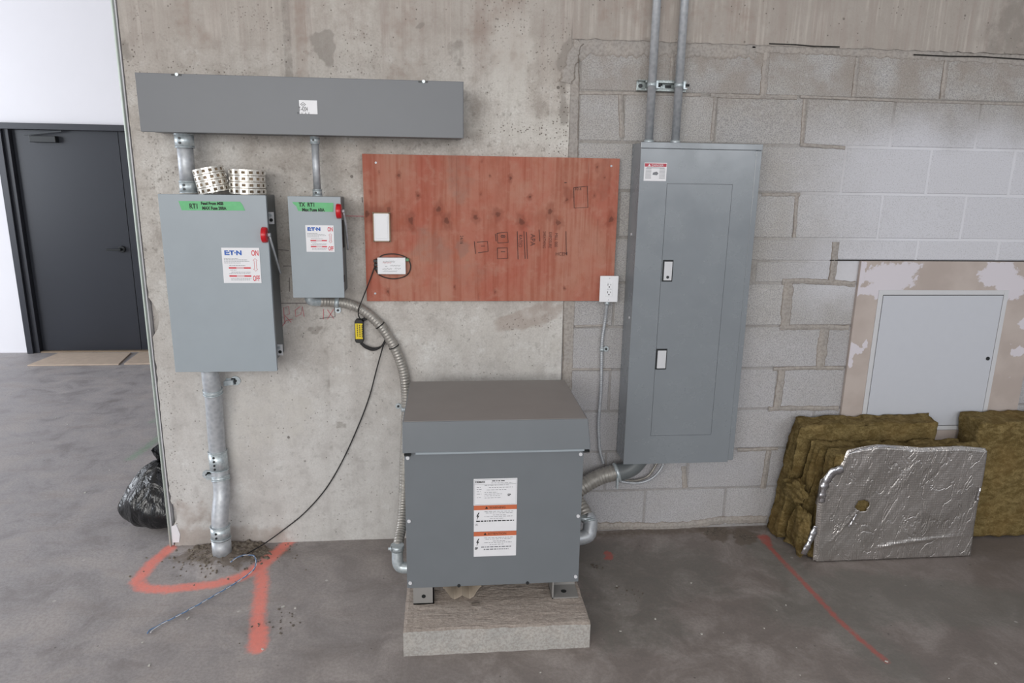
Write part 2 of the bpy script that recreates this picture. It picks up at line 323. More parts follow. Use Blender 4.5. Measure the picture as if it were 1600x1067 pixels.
# ------------------------------------------------------------------ geometry builder
class MB:
    def __init__(s): s.v = []; s.f = []; s.smooth = []
    def add(s, vs, fs, sm=False):
        o = len(s.v); s.v += [tuple(v) for v in vs]; s.f += [tuple(o + i for i in f) for f in fs]; s.smooth += [sm] * len(fs); return s
    def box(s, x0, x1, y0, y1, z0, z1):
        x0, x1 = sorted((x0, x1)); y0, y1 = sorted((y0, y1)); z0, z1 = sorted((z0, z1))
        vs = [(x, y, z) for z in (z0, z1) for y in (y0, y1) for x in (x0, x1)]
        return s.add(vs, [(0, 2, 3, 1), (4, 5, 7, 6), (0, 1, 5, 4), (2, 6, 7, 3), (0, 4, 6, 2), (1, 3, 7, 5)])
    def obox(s, c, ax, ay, az, hx, hy, hz):
        c = Vector(c); ax, ay, az = Vector(ax).normalized(), Vector(ay).normalized(), Vector(az).normalized()
        vs = [c + ax * (hx * i) + ay * (hy * j) + az * (hz * k) for k in (-1, 1) for j in (-1, 1) for i in (-1, 1)]
        return s.add(vs, [(0, 2, 3, 1), (4, 5, 7, 6), (0, 1, 5, 4), (2, 6, 7, 3), (0, 4, 6, 2), (1, 3, 7, 5)])
    def hexa(s, p):  # 8 points: bottom loop 4, top loop 4
        return s.add(p, [(3, 2, 1, 0), (4, 5, 6, 7), (0, 1, 5, 4), (1, 2, 6, 5), (2, 3, 7, 6), (3, 0, 4, 7)])
    def prism(s, pts, y0, y1):  # pts: (x,z) outline, extruded along y
        n = len(pts); vs = [(a, y0, b) for a, b in pts] + [(a, y1, b) for a, b in pts]
        return s.add(vs, [tuple(range(n)), tuple(reversed(range(n, 2 * n)))] + [(i, i + n, (i + 1) % n + n, (i + 1) % n) for i in range(n)])
    def cyl(s, a, b, r0, r1=None, seg=20, cap=True):
        r1 = r0 if r1 is None else r1; a, b = Vector(a), Vector(b); d = (b - a).normalized()
        u = d.orthogonal().normalized(); w = d.cross(u); vs = []
        for c, r in ((a, r0), (b, r1)):
            for i in range(seg):
                t = 2 * PI * i / seg; vs.append(c + u * (math.cos(t) * r) + w * (math.sin(t) * r))
        s.add(vs, [(i, (i + 1) % seg, (i + 1) % seg + seg, i + seg) for i in range(seg)], True)
        if cap: s.add(vs, [tuple(reversed(range(seg))), tuple(range(seg, 2 * seg))])
        return s
    def tube(s, pts, r, seg=12, rf=None, cap=True):
        pts = [Vector(p) for p in pts]; n = len(pts); vs = []; prev = None
        for i, p in enumerate(pts):
            d = (pts[min(i + 1, n - 1)] - pts[max(i - 1, 0)]).normalized()
            if prev is None: u = d.orthogonal().normalized()
            else: u = (prev - d * prev.dot(d)).normalized()
            prev = u; w = d.cross(u); rr = rf(i) if rf else r
            for k in range(seg):
                t = 2 * PI * k / seg; vs.append(p + u * (math.cos(t) * rr) + w * (math.sin(t) * rr))
        fs = [(i * seg + k, i * seg + (k + 1) % seg, (i + 1) * seg + (k + 1) % seg, (i + 1) * seg + k) for i in range(n - 1) for k in range(seg)]
        s.add(vs, fs, True)
        if cap: s.add(vs, [tuple(reversed(range(seg))), tuple(range((n - 1) * seg, n * seg))])
        return s

OFF = {}
def thing(name, label, cat, loc, group=None):
    o = bpy.data.objects.new(name, None); COL.objects.link(o); o.location = loc; o.empty_display_size = 0.05
    o['label'] = label; o['category'] = cat
    if group: o['group'] = group
    OFF[o.name] = Vector(loc); return o
def finish(me, name, mat, parent, bevel, label, kind, origin=None):
    o = bpy.data.objects.new(name, me); COL.objects.link(o)
    if parent: o.parent = parent; OFF[o.name] = OFF[parent.name]
    elif origin is not None: o.location = origin; OFF[o.name] = Vector(origin)
    else: OFF[o.name] = Vector((0, 0, 0))
    me.materials.append(M[mat] if isinstance(mat, str) else mat)
    if bevel:
        b = o.modifiers.new('bevel', 'BEVEL'); b.width = bevel; b.segments = 2; b.limit_method = 'ANGLE'; b.angle_limit = 0.7
    if label: o['label'] = label
    if kind: o['kind'] = kind
    return o
def obj(name, mb, mat, parent=None, bevel=0, label=None, kind=None, origin=None, recalc=True):
    off = OFF[parent.name] if parent else Vector(origin or (0, 0, 0))
    me = bpy.data.meshes.new(name); me.from_pydata([(a - off.x, b - off.y, c - off.z) for a, b, c in mb.v], [], mb.f)
    me.polygons.foreach_set('use_smooth', mb.smooth)
    if recalc:
        bm = bmesh.new(); bm.from_mesh(me); bmesh.ops.remove_doubles(bm, verts=bm.verts, dist=1e-6); bmesh.ops.recalc_face_normals(bm, faces=bm.faces); bm.to_mesh(me); bm.free()
    me.update(); return finish(me, name, mat, parent, bevel, label, kind, origin)
def tag(o, label, cat, group=None):
    o['label'] = label; o['category'] = cat
    if group: o['group'] = group
    return o
def spline(pts, n):
    pts = [Vector(p) for p in pts]; P = [pts[0] * 2 - pts[1]] + pts + [pts[-1] * 2 - pts[-2]]; out = []
    L = [(P[i + 1] - P[i]).length for i in range(1, len(P) - 2)]; tot = sum(L)
    dense = []
    for i in range(1, len(P) - 2):
        for k in range(24):
            t = k / 24; a, b, c, d = P[i - 1], P[i], P[i + 1], P[i + 2]
            dense.append(0.5 * ((2 * b) + (c - a) * t + (2 * a - 5 * b + 4 * c - d) * t * t + (3 * b - a - 3 * c + d) * t ** 3))
    dense.append(pts[-1])
    cum = [0]
    for i in range(1, len(dense)): cum.append(cum[-1] + (dense[i] - dense[i - 1]).length)
    j = 0
    for k in range(n):
        s_ = cum[-1] * k / (n - 1)
        while j < len(cum) - 2 and cum[j + 1] < s_: j += 1
        f = (s_ - cum[j]) / max(1e-9, cum[j + 1] - cum[j]); out.append(dense[j].lerp(dense[j + 1], min(1, max(0, f))))
    return out
def plen(pts): return sum((Vector(pts[i + 1]) - Vector(pts[i])).length for i in range(len(pts) - 1))
def text(name, s, size, x, y, z, mat, parent, rot=0.0, sx=1.0, align='LEFT', label=None, bold=0.0, flip=False):
    cu = bpy.data.curves.new('text', 'FONT'); cu.body = s; cu.size = size; cu.align_x = align; cu.offset = bold; cu.resolution_u = 3
    o = bpy.data.objects.new('text', cu); COL.objects.link(o)
    me = bpy.data.meshes.new_from_object(o); bpy.data.objects.remove(o)
    off = OFF[parent.name]; ca, sa = math.cos(rot), math.sin(rot)
    for v in me.vertices:
        u, w = v.co.x * sx, v.co.y
        if flip: u, w = -u, -w
        v.co = (x + u * ca - w * sa - off.x, y - off.y, z + u * sa + w * ca - off.z)
    me.name = name; me.materials.clear()
    return finish(me, name, mat, parent, 0, label, None)
def hf(v, s=1.0, o=0.0): return mn.noise(Vector((v[0] * s + o, v[1] * s + o * 1.7, v[2] * s - o)))
def grid_mesh(name, xs, zs, fn, mat, parent=None, attrs=None, kind=None, origin=None, skip=None, smooth=True):
    """grid over xs, zs; fn(x,z)->(X,Y,Z)"""
    nx, nz = len(xs), len(zs); vs = [fn(x, z) for z in zs for x in xs]
    fs = [(j * nx + i, j * nx + i + 1, (j + 1) * nx + i + 1, (j + 1) * nx + i) for j in range(nz - 1) for i in range(nx - 1) if not (skip and skip(xs[i], xs[i + 1], zs[j], zs[j + 1]))]
    off = OFF[parent.name] if parent else Vector(origin or (0, 0, 0))
    me = bpy.data.meshes.new(name); me.from_pydata([(a - off.x, b - off.y, c - off.z) for a, b, c in vs], [], fs)
    me.polygons.foreach_set('use_smooth', [smooth] * len(fs))
    if attrs:
        for k, arr in attrs.items():
            a = me.attributes.new(k, 'FLOAT', 'POINT'); a.data.foreach_set('value', arr)
    me.update(); return finish(me, name, mat, parent, 0, None, kind, origin)
def seg_mask(X, Z, pts, w, soft):
    d = np.full(X.shape, 9.0)
    for (ax, az), (bx, bz) in zip(pts[:-1], pts[1:]):
        vx, vz = bx - ax, bz - az; L = vx * vx + vz * vz + 1e-12
        t = np.clip(((X - ax) * vx + (Z - az) * vz) / L, 0, 1); d = np.minimum(d, np.hypot(X - ax - t * vx, Z - az - t * vz))
    return np.clip(1 - (d - w) / soft, 0, 1)
def ell_mask(X, Z, c, rx, rz, rot=0, soft=0.5):
    dx, dz = X - c[0], Z - c[1]; ca, sa = math.cos(rot), math.sin(rot)
    r = np.hypot((dx * ca + dz * sa) / rx, (-dx * sa + dz * ca) / rz); an = np.arctan2(dz, dx); k = c[0] * 37 + c[1] * 91
    r = r * (1 + .13 * np.sin(2 * an + k) + .12 * np.sin(3 * an + 2 * k) + .09 * np.sin(5 * an - k) + .06 * np.sin(9 * an + 3 * k) + .05 * np.sin(14 * an + k)); return np.clip(1 - (r - 1) / soft, 0, 1)
def xz(px, py, y=0): v = W(px, py, y); return (v.x, v.z)
def xy(px, py, z=0): v = G(px, py, z); return (v.x, v.y)

# ------------------------------------------------------------------ floor
def fl_axis(a, b, fine_a, fine_b, fs, cs):
    l = list(np.arange(a, fine_a, cs)) + list(np.arange(fine_a, fine_b, fs)) + list(np.arange(fine_b, b + cs, cs)); return l
fx = fl_axis(-9.0, 5.0, -3.3, 2.0, 0.0125, 0.35); fy = fl_axis(-7.5, 6.0, -1.35, 0.02, 0.0125, 0.25)
fy = [v for v in fy if v < 0.02] + list(np.arange(0.02, 2.2, 0.035)) + list(np.arange(2.2, 6.2, 0.35))
X, Y = np.meshgrid(fx, fy)
red = np.zeros_like(X)
p = [xy(*q) for q in [(266, 856), (237, 880), (214, 908), (224, 919), (262, 921), (335, 913), (380, 901), (412, 882), (438, 858), (452, 846)]]
red = np.maximum(red, seg_mask(X, Y, p, 0.016, 0.03) * 0.9)
p = [xy(*q) for q in [(408, 885), (409, 915), (404, 955), (402, 1012)]]
red = np.maximum(red, seg_mask(X, Y, p, 0.012, 0.035) * 0.9)
red = np.maximum(red, seg_mask(X, Y, [xy(405, 985), xy(402, 1012)], 0.02, 0.03) * 0.95)
rl = seg_mask(X, Y, [xy(*q) for q in [(1186, 838), (1215, 868), (1260, 915), (1310, 968), (1345, 1000), (1385, 1033)]], 0.006, 0.018) * 0.8
rl = np.maximum(rl, ell_mask(X, Y, xy(951, 868), 0.02, 0.03) * 0.8); rl = np.maximum(rl, seg_mask(X, Y, [xy(1195, 838), xy(1200, 850)], 0.012, 0.02) * .9)
gn = np.maximum(seg_mask(X, Y, [xy(203, 717), xy(232, 697), xy(252, 681)], 0.012, 0.05) * 0.7, seg_mask(X, Y, [xy(236, 660), xy(246, 655)], 0.01, 0.05) * 0.6)
dirt = np.maximum(ell_mask(X, Y, (-1.94, -.10), 0.15, 0.07, 0, 0.9), seg_mask(X, Y, [xy(285, 872), xy(330, 880)], 0.02, 0.05) * .8)
dirt = np.maximum(dirt, seg_mask(X, Y, [xy(350, 862), xy(440, 862)], 0.02, 0.06) * .7)
dirt = np.maximum(dirt, ell_mask(X, Y, xy(1118, 832), 0.06, 0.05, 0, 0.8)); dirt = np.maximum(dirt, ell_mask(X, Y, xy(1164, 838), 0.05, 0.05, 0, 0.8))
dirt = np.maximum(dirt, seg_mask(X, Y, [(-.4, -.03), (1.6, -.03)], 0.01, 0.06) * .6)
gy = np.maximum(ell_mask(X, Y, xy(1000, 895), 0.28, 0.22, 0, 0.8) * .7, seg_mask(X, Y, [xy(1195, 855), xy(1300, 960), xy(1400, 1040)], 0.06, 0.12) * 0.8)
gy = np.maximum(gy, ell_mask(X, Y, xy(985, 950), 0.16, 0.25, 0, 0.8) * .7); gy = np.maximum(gy, ell_mask(X, Y, xy(1400, 935), 0.5, 0.16, 0, 0.6) * .8)
hz = {}
def floor_fn(x, y):
    d = math.hypot((x + 1.96) / 1.25, (y + 0.13)) if x < -1 else 9
    z = 0.0
    if d < 0.2 and y < 0.0: z = 0.028 * max(0, 1 - d / 0.17) ** 0.7 + 0.016 * hf((x, y, 0), 38) * (1 - d / 0.2)
    return (x, y, z)
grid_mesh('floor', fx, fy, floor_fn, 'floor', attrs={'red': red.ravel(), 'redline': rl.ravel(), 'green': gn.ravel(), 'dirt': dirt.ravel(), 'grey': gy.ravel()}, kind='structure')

# ------------------------------------------------------------------ cast concrete wall (left) and beam
ZT = 3.6
wx0, wx1 = -2.222, -0.437
xs = list(np.arange(wx0, wx1, 0.0125)) + [wx1]; zs = list(np.arange(-0.01, 2.6, 0.0125)) + [2.8, 3.1, ZT]
X, Z = np.meshgrid(xs, zs)
dark = np.zeros_like(X); brown = np.zeros_like(X); light = np.zeros_like(X)
def bx(A, B, x0, x1, z0, z1, v, sx=0.012, sz=0.06):
    m = np.clip((A - x0) / sx + .5, 0, 1) * np.clip((x1 - A) / sx + .5, 0, 1) * np.clip((B - z0) / sz + .5, 0, 1) * np.clip((z1 - B) / sz + .5, 0, 1); return m * v
dark = np.maximum(dark, bx(X, Z, -1.605, -1.565, 2.04, 4, .62)); brown = np.maximum(brown, bx(X, Z, -1.56, -1.50, 2.05, 4, .62))
dark = np.maximum(dark, bx(X, Z, -1.505, -1.492, 2.05, 4, .5))
for c, rx, rz, v in [(xz(507, 71), .045, .048, .85), (xz(713, 81), .036, .038, .75), (xz(531, 663), .022, .022, .7), (xz(492, 516), .022, .024, .7), (xz(480, 340), .02, .03, .4), (xz(656, 42), .012, .014, .9), (xz(198, 82), .02, .035, .6), (xz(283, 262), .02, .015, .6), (xz(556, 260), .012, .012, .6), (xz(648, 232), .012, .014, .7)]:
    dark = np.maximum(dark, ell_mask(X, Z, c, rx, rz, 0, .35) * v)
brown = np.maximum(brown, ell_mask(X, Z, xz(822, 499), .13, .035, .25, .5) * .8); brown = np.maximum(brown, ell_mask(X, Z, xz(838, 486), .05, .03, .3, .5) * .8)
brown = np.maximum(brown, bx(X, Z, -.87, -.60, 2.05, 4, .5, .08, .3)); brown = np.maximum(brown, ell_mask(X, Z, xz(630, 70), .06, .25, 0, .8) * .5)
brown = np.maximum(brown, ell_mask(X, Z, xz(300, 40), .05, .15, 0, .9) * .5)
dark = np.maximum(dark, seg_mask(X, Z, [xz(880, 100), xz(890, 75), xz(903, 62)], .02, .03) * .8)
dark = np.maximum(dark, seg_mask(X, Z, [xz(878, 130), xz(882, 190)], .008, .02) * .8)
brown = np.maximum(brown, seg_mask(X, Z, [(-2.22, .04), (-1.75, .02)], .03, .07) * .9)
brown = np.maximum(brown, ell_mask(X, Z, xz(300, 800), .10, .05, 0, .8) * .55)
light = np.maximum(light, ell_mask(X, Z, xz(800, 90), .07, .14, 0, .7) * .8); light = np.maximum(light, ell_mask(X, Z, xz(840, 205), .18, .05, 0, .8) * .7)
light = np.maximum(light, bx(X, Z, -1.49, -1.2, 2.07, 4, .55, .1, .2)); light = np.maximum(light, ell_mask(X, Z, xz(405, 650), .2, .14, 0, .8) * .6)
light = np.maximum(light, bx(X, Z, -.9, -.887, .6, 1.15, .7, .02, .2)); light = np.maximum(light, ell_mask(X, Z, xz(800, 530), .25, .1, 0, .8) * .5)
pitted = np.zeros_like(X)
for c, rx, rz, v in [(xz(835, 205), .11, .025, 1), (xz(868, 220), .05, .04, 1), (xz(197, 85), .03, .04, 1), (xz(320, 110), .1, .015, .9), (xz(560, 110), .03, .03, .7), (xz(585, 216), .03, .008, 1), (xz(812, 505), .1, .02, .8), (xz(700, 216), .09, .006, 1), (xz(268, 270), .02, .02, 1), (xz(262, 640), .02, .2, .7), (xz(280, 770), .05, .06, .7), (xz(790, 20), .08, .1, .7), (xz(230, 180), .03, .3, .6), (xz(560, 70), .05, .06, .6), (xz(395, 30), .06, .03, .7), (xz(880, 180), .02, .2, 1), (xz(860, 80), .04, .1, .7)]:
    pitted = np.maximum(pitted, ell_mask(X, Z, c, rx, rz, 0, .8) * v)
# straight form joints as shallow steps, vertical ghost lines under the band
dark = np.maximum(dark, bx(X, Z, -1.50, -1.475, .02, 1.2, .40, .012)); dark = np.maximum(dark, bx(X, Z, -1.43, -1.41, .3, 1.15, .36, .012)); dark = np.maximum(dark, bx(X, Z, -1.38, -1.365, .1, .9, .30, .012))
pit = [(xz(820, 205), .02), (xz(845, 212), .025), (xz(865, 218), .022), (xz(505, 70), .012), (xz(300, 500), .01)]
def wall_fn(x, z):
    y = -0.008 + 0.0022 * hf((x, 0, z), 6) + 0.0010 * hf((x, 0, z), 28)
    if -1.606 < x < -1.494 and z > 2.0: y += 0.004
    if abs(x + 0.888) < 0.007: y += 0.003
    if x > wx1 - 0.03: y += 0.006 * max(0, hf((x, 3, z), 22) + .1)
    X_ = x
    if x < wx0 + 0.09:
        k = 1 - (x - wx0) / 0.09
        c = 0.010 * abs(hf((0, 1, z), 18)) + 0.004
        if 0.99 < z < 1.16: c += 0.034 * math.sin(PI * (z - .99) / .17)
        if 0.10 < z < 0.22: c += 0.024 * math.sin(PI * (z - .10) / .12)
        if 0.0 <= z < 0.04: c += 0.0
        X_ = x + c * k
    return (X_, y, z)
wl = grid_mesh('wall_left', xs, zs, wall_fn, 'concrete', attrs={'pitted': pitted.ravel(), 'dark': dark.ravel(), 'brown': brown.ravel(), 'light': light.ravel()}, kind='structure')
core = MB().box(wx0 + .048, wx1, 0.004, 0.252, -0.01, ZT); core.box(wx0, wx0 + .05, 0.03, 0.252, -.01, ZT); core.box(wx0, wx0 + .05, 0.004, 0.252, 1.2, ZT)
obj('wall_core', core, 'concrete', wl)
# thin marks on the wall: snapped red line, chalk writing, pencil lines
def ribbon(mb, pts, w, y=-0.0115):
    pts = [Vector((a, 0, b)) for a, b in pts]; vs = []
    for i, p_ in enumerate(pts):
        d = (pts[min(i + 1, len(pts) - 1)] - pts[max(i - 1, 0)]).normalized(); n = Vector((-d.z, 0, d.x)) * w / 2
        vs += [(p_.x + n.x, y, p_.z + n.z), (p_.x - n.x, y, p_.z - n.z)]
    mb.add(vs, [(2 * i, 2 * i + 1, 2 * i + 3, 2 * i + 2) for i in range(len(pts) - 1)])
mk = MB(); ribbon(mk, [xz(540, 337), xz(583, 338)], .003)
obj('snapped_line', mk, 'chalk_pink', wl, recalc=False)
mk = MB()
for st in ([(446, 505), (444, 480), (452, 478), (453, 490), (446, 492), (456, 503)], [(470, 478), (462, 484), (463, 494), (471, 490), (473, 478), (476, 494)], [(440, 512), (448, 500), (458, 498)],
           [(506, 482), (506, 498)], [(512, 483), (522, 497)], [(522, 482), (512, 498)]):
    ribbon(mk, [xz(*q) for q in st], .0028)
obj('chalk_mark', mk, 'chalk_pink', wl, recalc=False)
mk = MB()
for st in ([(443, 415), (458, 415), (458, 408)], [(453, 433), (453, 455)], [(440, 473), (480, 473)], [(523, 479), (524, 494), (500, 497)], [(430, 389), (452, 391)], [(566, 308), (567, 316)], [(574, 300), (575, 309)], [(575, 318), (573, 322)]):
    ribbon(mk, [xz(*q) for q in st], .0026)
obj('pencil_mark', mk, 'pencil', wl, recalc=False)

# beam above the block wall
bz = 2.243
xs = list(np.arange(wx1, 2.7, 0.02)) + [2.7]; zs2 = list(np.arange(bz, 2.7, 0.02)) + [2.9, 3.2, ZT]
X, Z = np.meshgrid(xs, zs2)
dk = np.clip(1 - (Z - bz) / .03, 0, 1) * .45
dk = np.maximum(dk, ell_mask(X, Z, xz(1590, 60), .12, .3, 0, .8) * .6)
bwn = np.maximum(ell_mask(X, Z, xz(980, 20), .12, .10, 0, .8) * .45, ell_mask(X, Z, xz(1150, 25), .16, .10, 0, .8) * .4)
def beam_fn(x, z):
    zz = z
    if z < bz + .015: zz = z + 0.006 * hf((x, 0, 0), 25) + 0.004 * hf((x, 0, 4), 70)
    st = hf((x * 1.0, 0, z * .05), 34)
    return (x, -0.009 + .0016 * st + .001 * hf((x, 0, z), 20), zz)
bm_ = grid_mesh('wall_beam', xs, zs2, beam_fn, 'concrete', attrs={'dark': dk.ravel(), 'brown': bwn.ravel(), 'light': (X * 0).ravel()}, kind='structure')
obj('beam_core', MB().box(wx1, 2.7, 0.0, 0.252, bz, ZT), 'concrete', bm_)

# ------------------------------------------------------------------ block wall
U = 0.2032; J = 0.005
wb = obj('wall_block', MB().box(wx1, 2.7, 0.003, 0.20, -.01, bz + .01), 'mortar', kind='structure')
cache = {}
def block(x0, x1, z0, z1, dy=0.0):
    w, h = round(x1 - x0, 4), round(z1 - z0, 4); key = (w, h)
    if key not in cache:
        bm = bmesh.new(); b = 0.0035
        o = [(0, .02, 0), (w, .02, 0), (w, .02, h), (0, .02, h)]; a = [(0, b, 0), (w, b, 0), (w, b, h), (0, b, h)]; i = [(b, 0, b), (w - b, 0, b), (w - b, 0, h - b), (b, 0, h - b)]
        vs = [bm.verts.new(q) for q in o + a + i]
        for s_ in (0, 4):
            for k in range(4): bm.faces.new((vs[s_ + k], vs[s_ + (k + 1) % 4], vs[s_ + 4 + (k + 1) % 4], vs[s_ + 4 + k]))
        bm.faces.new(vs[8:12]); me = bpy.data.meshes.new('concrete_block'); bm.to_mesh(me); bm.free(); me.materials.append(M['block']); cache[key] = me
    o = bpy.data.objects.new('concrete_block', cache[key]); COL.objects.link(o); o.parent = wb; o.location = (x0, dy, z0)
XL, XR = -0.393, 2.64
for n in range(1, 12):
    zt = 2.04 + U * (2 - n) - J; zb = zt + 2 * J - U
    if n == 1: zt -= 0.004
    par = 0 if n % 2 == 1 else 1
    us = [k for k in range(-2, 15) if (k - par) % 2 == 0]
    ed = [XL + -J] + [k * U for k in us if k * U > XL + .03] + [XR + .4]
    for a, b in zip(ed[:-1], ed[1:]):
        x0, x1 = a + J, b - J
        if x0 > XR: continue
        dy = random.uniform(-.0012, .0012)
        ja = 0.004 if random.random() < .4 else 0
        if n == 5 and a > .37 * 1 and a < .42:          # cut course beside the drywall patch
            block(x0, x1, (zt + zb) / 2 + .003, zt, dy); block(x0 + .04, x1 - .01, zb, (zt + zb) / 2 - .004, dy); continue
        if n == 5 and a > .8 * 1 and a < 1.9: block(x0, x1, (zt + zb) / 2 + .008, zt, dy); continue
        block(x0, x1, zb, zt, dy)
# mortar smeared over some joints, tooled with a raised spine
def smear(pts, w, y=-.0045, rag=.25, spine=True, name='mortar_smear', seed=0, edge=1.0):
    pts = [Vector(W(*q)) for q in pts]; L = plen(pts); n = max(6, int(L / .008)); ps = spline(pts, n); vs = []; ed = []
    prof = [(-1, .0045, 1), (-.90, .0015, .9), (-.70, .0004, .0), (-.12, .0003 if spine else 0, 0), (0, -.0012 if spine else 0, 0), (.12, .0003 if spine else 0, 0), (.70, .0004, 0), (.90, .0015, .9), (1, .0045, 1)]
    for i, p_ in enumerate(ps):
        d = (ps[min(i + 1, n - 1)] - ps[max(i - 1, 0)]).normalized(); nn = Vector((-d.z, 0, d.x))
        wa = w / 2 * (1 + rag * hf((p_.x, seed, p_.z), 30) * 2 + rag * hf((p_.x, seed, p_.z), 90)); wb_ = w / 2 * (1 + rag * hf((p_.x, seed + 5, p_.z), 30) * 2 + rag * hf((p_.x, seed + 5, p_.z), 90))
        for a, dy, e in prof:
            ww = wa if a < 0 else wb_; q = p_ + nn * (a * ww); vs.append((q.x, y + dy, q.z)); ed.append(e * edge)
    m = len(prof); mb = MB(); mb.add(vs, [(i * m + k, i * m + k + 1, (i + 1) * m + k + 1, (i + 1) * m + k) for i in range(n - 1) for k in range(m - 1)], True)
    o = obj(name, mb, 'mortar_smear', wb, recalc=False)
    at = o.data.attributes.new('edge', 'FLOAT', 'POINT'); at.data.foreach_set('value', ed); return o
for i, (pts, w) in enumerate([
    ([(1306, 378), (1300, 440)], .040), ([(1222, 440), (1260, 439), (1336, 444)], .030), ([(1232, 443), (1226, 508)], .060), ([(1218, 512), (1270, 511), (1326, 512)], .030),
    ([(1288, 513), (1281, 575)], .060), ([(1208, 577), (1260, 575), (1318, 575)], .022), ([(1221, 578), (1214, 638)], .045), ([(1200, 639), (1250, 638), (1310, 638)], .028),
    ([(1201, 704), (1192, 763)], .034), ([(1152, 703), (1215, 701)], .022),
    ([(1198, 82), (1192, 150)], .036), ([(1340, 90), (1334, 151)], .026), ([(1479, 94), (1472, 154)], .028), ([(970, 148), (972, 215)], .026), ([(1052, 70), (1049, 142)], .026), ([(1118, 152), (1112, 220)], .018),
    ([(1258, 154), (1253, 224)], .022), ([(1245, 305), (1241, 371)], .020), ([(905, 145), (1000, 146), (1095, 148.5)], .016), ([(1110, 149), (1180, 151), (1245, 152)], .022),
    ([(1250, 151), (1400, 157), (1600, 163)], .014), ([(1250, 226), (1320, 231)], .018), ([(1068, 728), (1070, 762)], .03), ([(930, 822), (1060, 821), (1125, 813), (1198, 811)], .05),
    ([(1190, 304), (1250, 304)], .018), ([(898, 510), (950, 508)], .012), ([(893, 577), (955, 577)], .012), ([(896, 470), (891, 600)], .016)]):
    smear(pts, w * .86, seed=i * 3, rag=.16, spine=w > .02, y=-.0035)
sm1 = smear([(904, 72), (1000, 72), (1100, 74), (1180, 74)], .088, seed=91, rag=.24, spine=False, y=-.0035, edge=.45)
sm2 = smear([(1175, 74), (1300, 78), (1450, 86), (1620, 95)], .046, seed=94, rag=.22, spine=False, y=-.0035, edge=.45)
smear([(896.5, 58), (896, 200), (889, 420), (886, 600), (882, 820)], .046, seed=96, rag=.08, spine=False, y=-.004)
smear([(886, 130), (893, 95), (905, 66)], .05, seed=99, rag=.4, spine=False, y=-.012)
for k_, ln in enumerate(([(1200, 69), (1240, 70.5), (1270, 73), (1310, 74)], [(1425, 86), (1480, 88.5), (1530, 89), (1600, 93.5), (1660, 97)])):
    gm_ = MB(); ribbon(gm_, [xz(*q) for q in ln], .0050, -.0108); obj('gap_shadow_line', gm_, 'gap_dark', wb, recalc=False)  # flat dark ribbon painted as the shadow in the gap under the beam
o = obj('bed_gap', MB().box(.80, 2.6, -.004, .002, 1.3315, 1.3365), 'gap_dark', wb)

# ------------------------------------------------------------------ far room
wf = MB(); DY = 3.70
wf.box(-9, -4.862, DY, DY + .2, 0, ZT); wf.box(-4.862, -2.9, DY, DY + .2, 2.075, ZT); wf.box(-2.9, 5, DY, DY + .2, 0, ZT)
obj('wall_back', wf, 'white_wall', kind='structure')
obj('ceiling', MB().box(-9, 5, -7.5, 6, ZT, ZT + .2), 'ceiling_concrete', kind='structure')
d1 = obj('door_1', MB().box(-4.765, -3.876, DY + .03, DY + .075, .012, 2.02), 'door_paint', kind='structure')
obj('door_leaf', MB().box(-3.870, -2.98, DY + .03, DY + .075, .012, 2.02), 'door_paint', d1)
fr = MB(); fr.box(-4.868, -4.815, DY - .05, DY + .1, 0, 2.075); fr.box(-4.815, -4.770, DY - .02, DY + .1, 0, 2.055); fr.box(-4.868, -2.9, DY - .05, DY + .1, 2.022, 2.075); fr.box(-2.96, -2.9, DY - .05, DY + .1, 0, 2.03)
obj('door_frame', fr, 'frame_paint', d1, .003)
hd = MB().cyl((-3.945, DY + .03, .975), (-3.945, DY + .005, .975), .030); hd.cyl((-3.945, DY + .01, .975), (-3.945, DY - .03, .975), .012); hd.box(-4.06, -3.935, DY - .038, DY - .024, .966, .984)
obj('door_handle', hd, 'black_plastic', d1, .002)
cl = MB().box(-4.60, -4.38, DY - .03, DY + .03, 1.915, 1.97)
clo = obj('door_closer', cl, 'black_plastic', d1, .004)
obj('closer_arm', MB().obox((-4.48, DY - .02, 1.995), (1, 0, .12), (0, 1, 0), (-.12, 0, 1), .16, .006, .006), 'dark_steel', clo)
obj('threshold', MB().box(-4.77, -2.98, DY - .01, DY + .08, 0, .010), 'rust_tan', d1)

# drywall sheet with metal corner on the end of the concrete wall
e = thing('corner_bead', 'thin pale green-white metal corner strip running up the raw left end of the concrete wall', 'trim', (-2.236, 0, 0))
obj('bead_flange', MB().box(-2.2385, -2.231, -.013, .02, 0, ZT), 'corner_bead', e)
obj('drywall_sheet', MB().box(-2.236, -2.226, .0, .25, 0, ZT), 'white_wall', e)
obj('bead_nose', MB().tube([(-2.2345, -.013, 0), (-2.2345, -.013, ZT)], .0035, 8), 'corner_bead', e)
mud = MB().prism([(-2.224, .02), (-2.195, .02), (-2.188, .06), (-2.200, .11), (-2.222, .10)], -.013, -.004); obj('plaster_dab', mud, 'white_wall', e)

# sheets at the door
def sheet(pts, label):
    t_ = [Vector((a, b, .004)) for a, b in pts]; o = thing('cardboard_sheet', label, 'sheet', tuple(sum(t_, Vector()) / 4 - Vector((0, 0, .004))), 'flat sheets at the dark door')
    mb = MB(); mb.hexa([Vector((q.x, q.y, .001)) for q in t_] + [Vector((q.x, q.y, .012)) for q in t_]); obj('board', mb, 'cardboard', o, .002)
    return o
sheet([(-4.62, 3.20), (-3.86, 3.21), (-3.93, 3.63), (-4.58, 3.63)], 'tan flat sheet on the floor before the dark door, leftmost one')
sheet([(-3.82, 3.22), (-3.0, 3.22), (-3.0, 3.64), (-3.86, 3.64)], 'tan flat sheet on the floor beside the concrete wall edge, right of the other sheet')

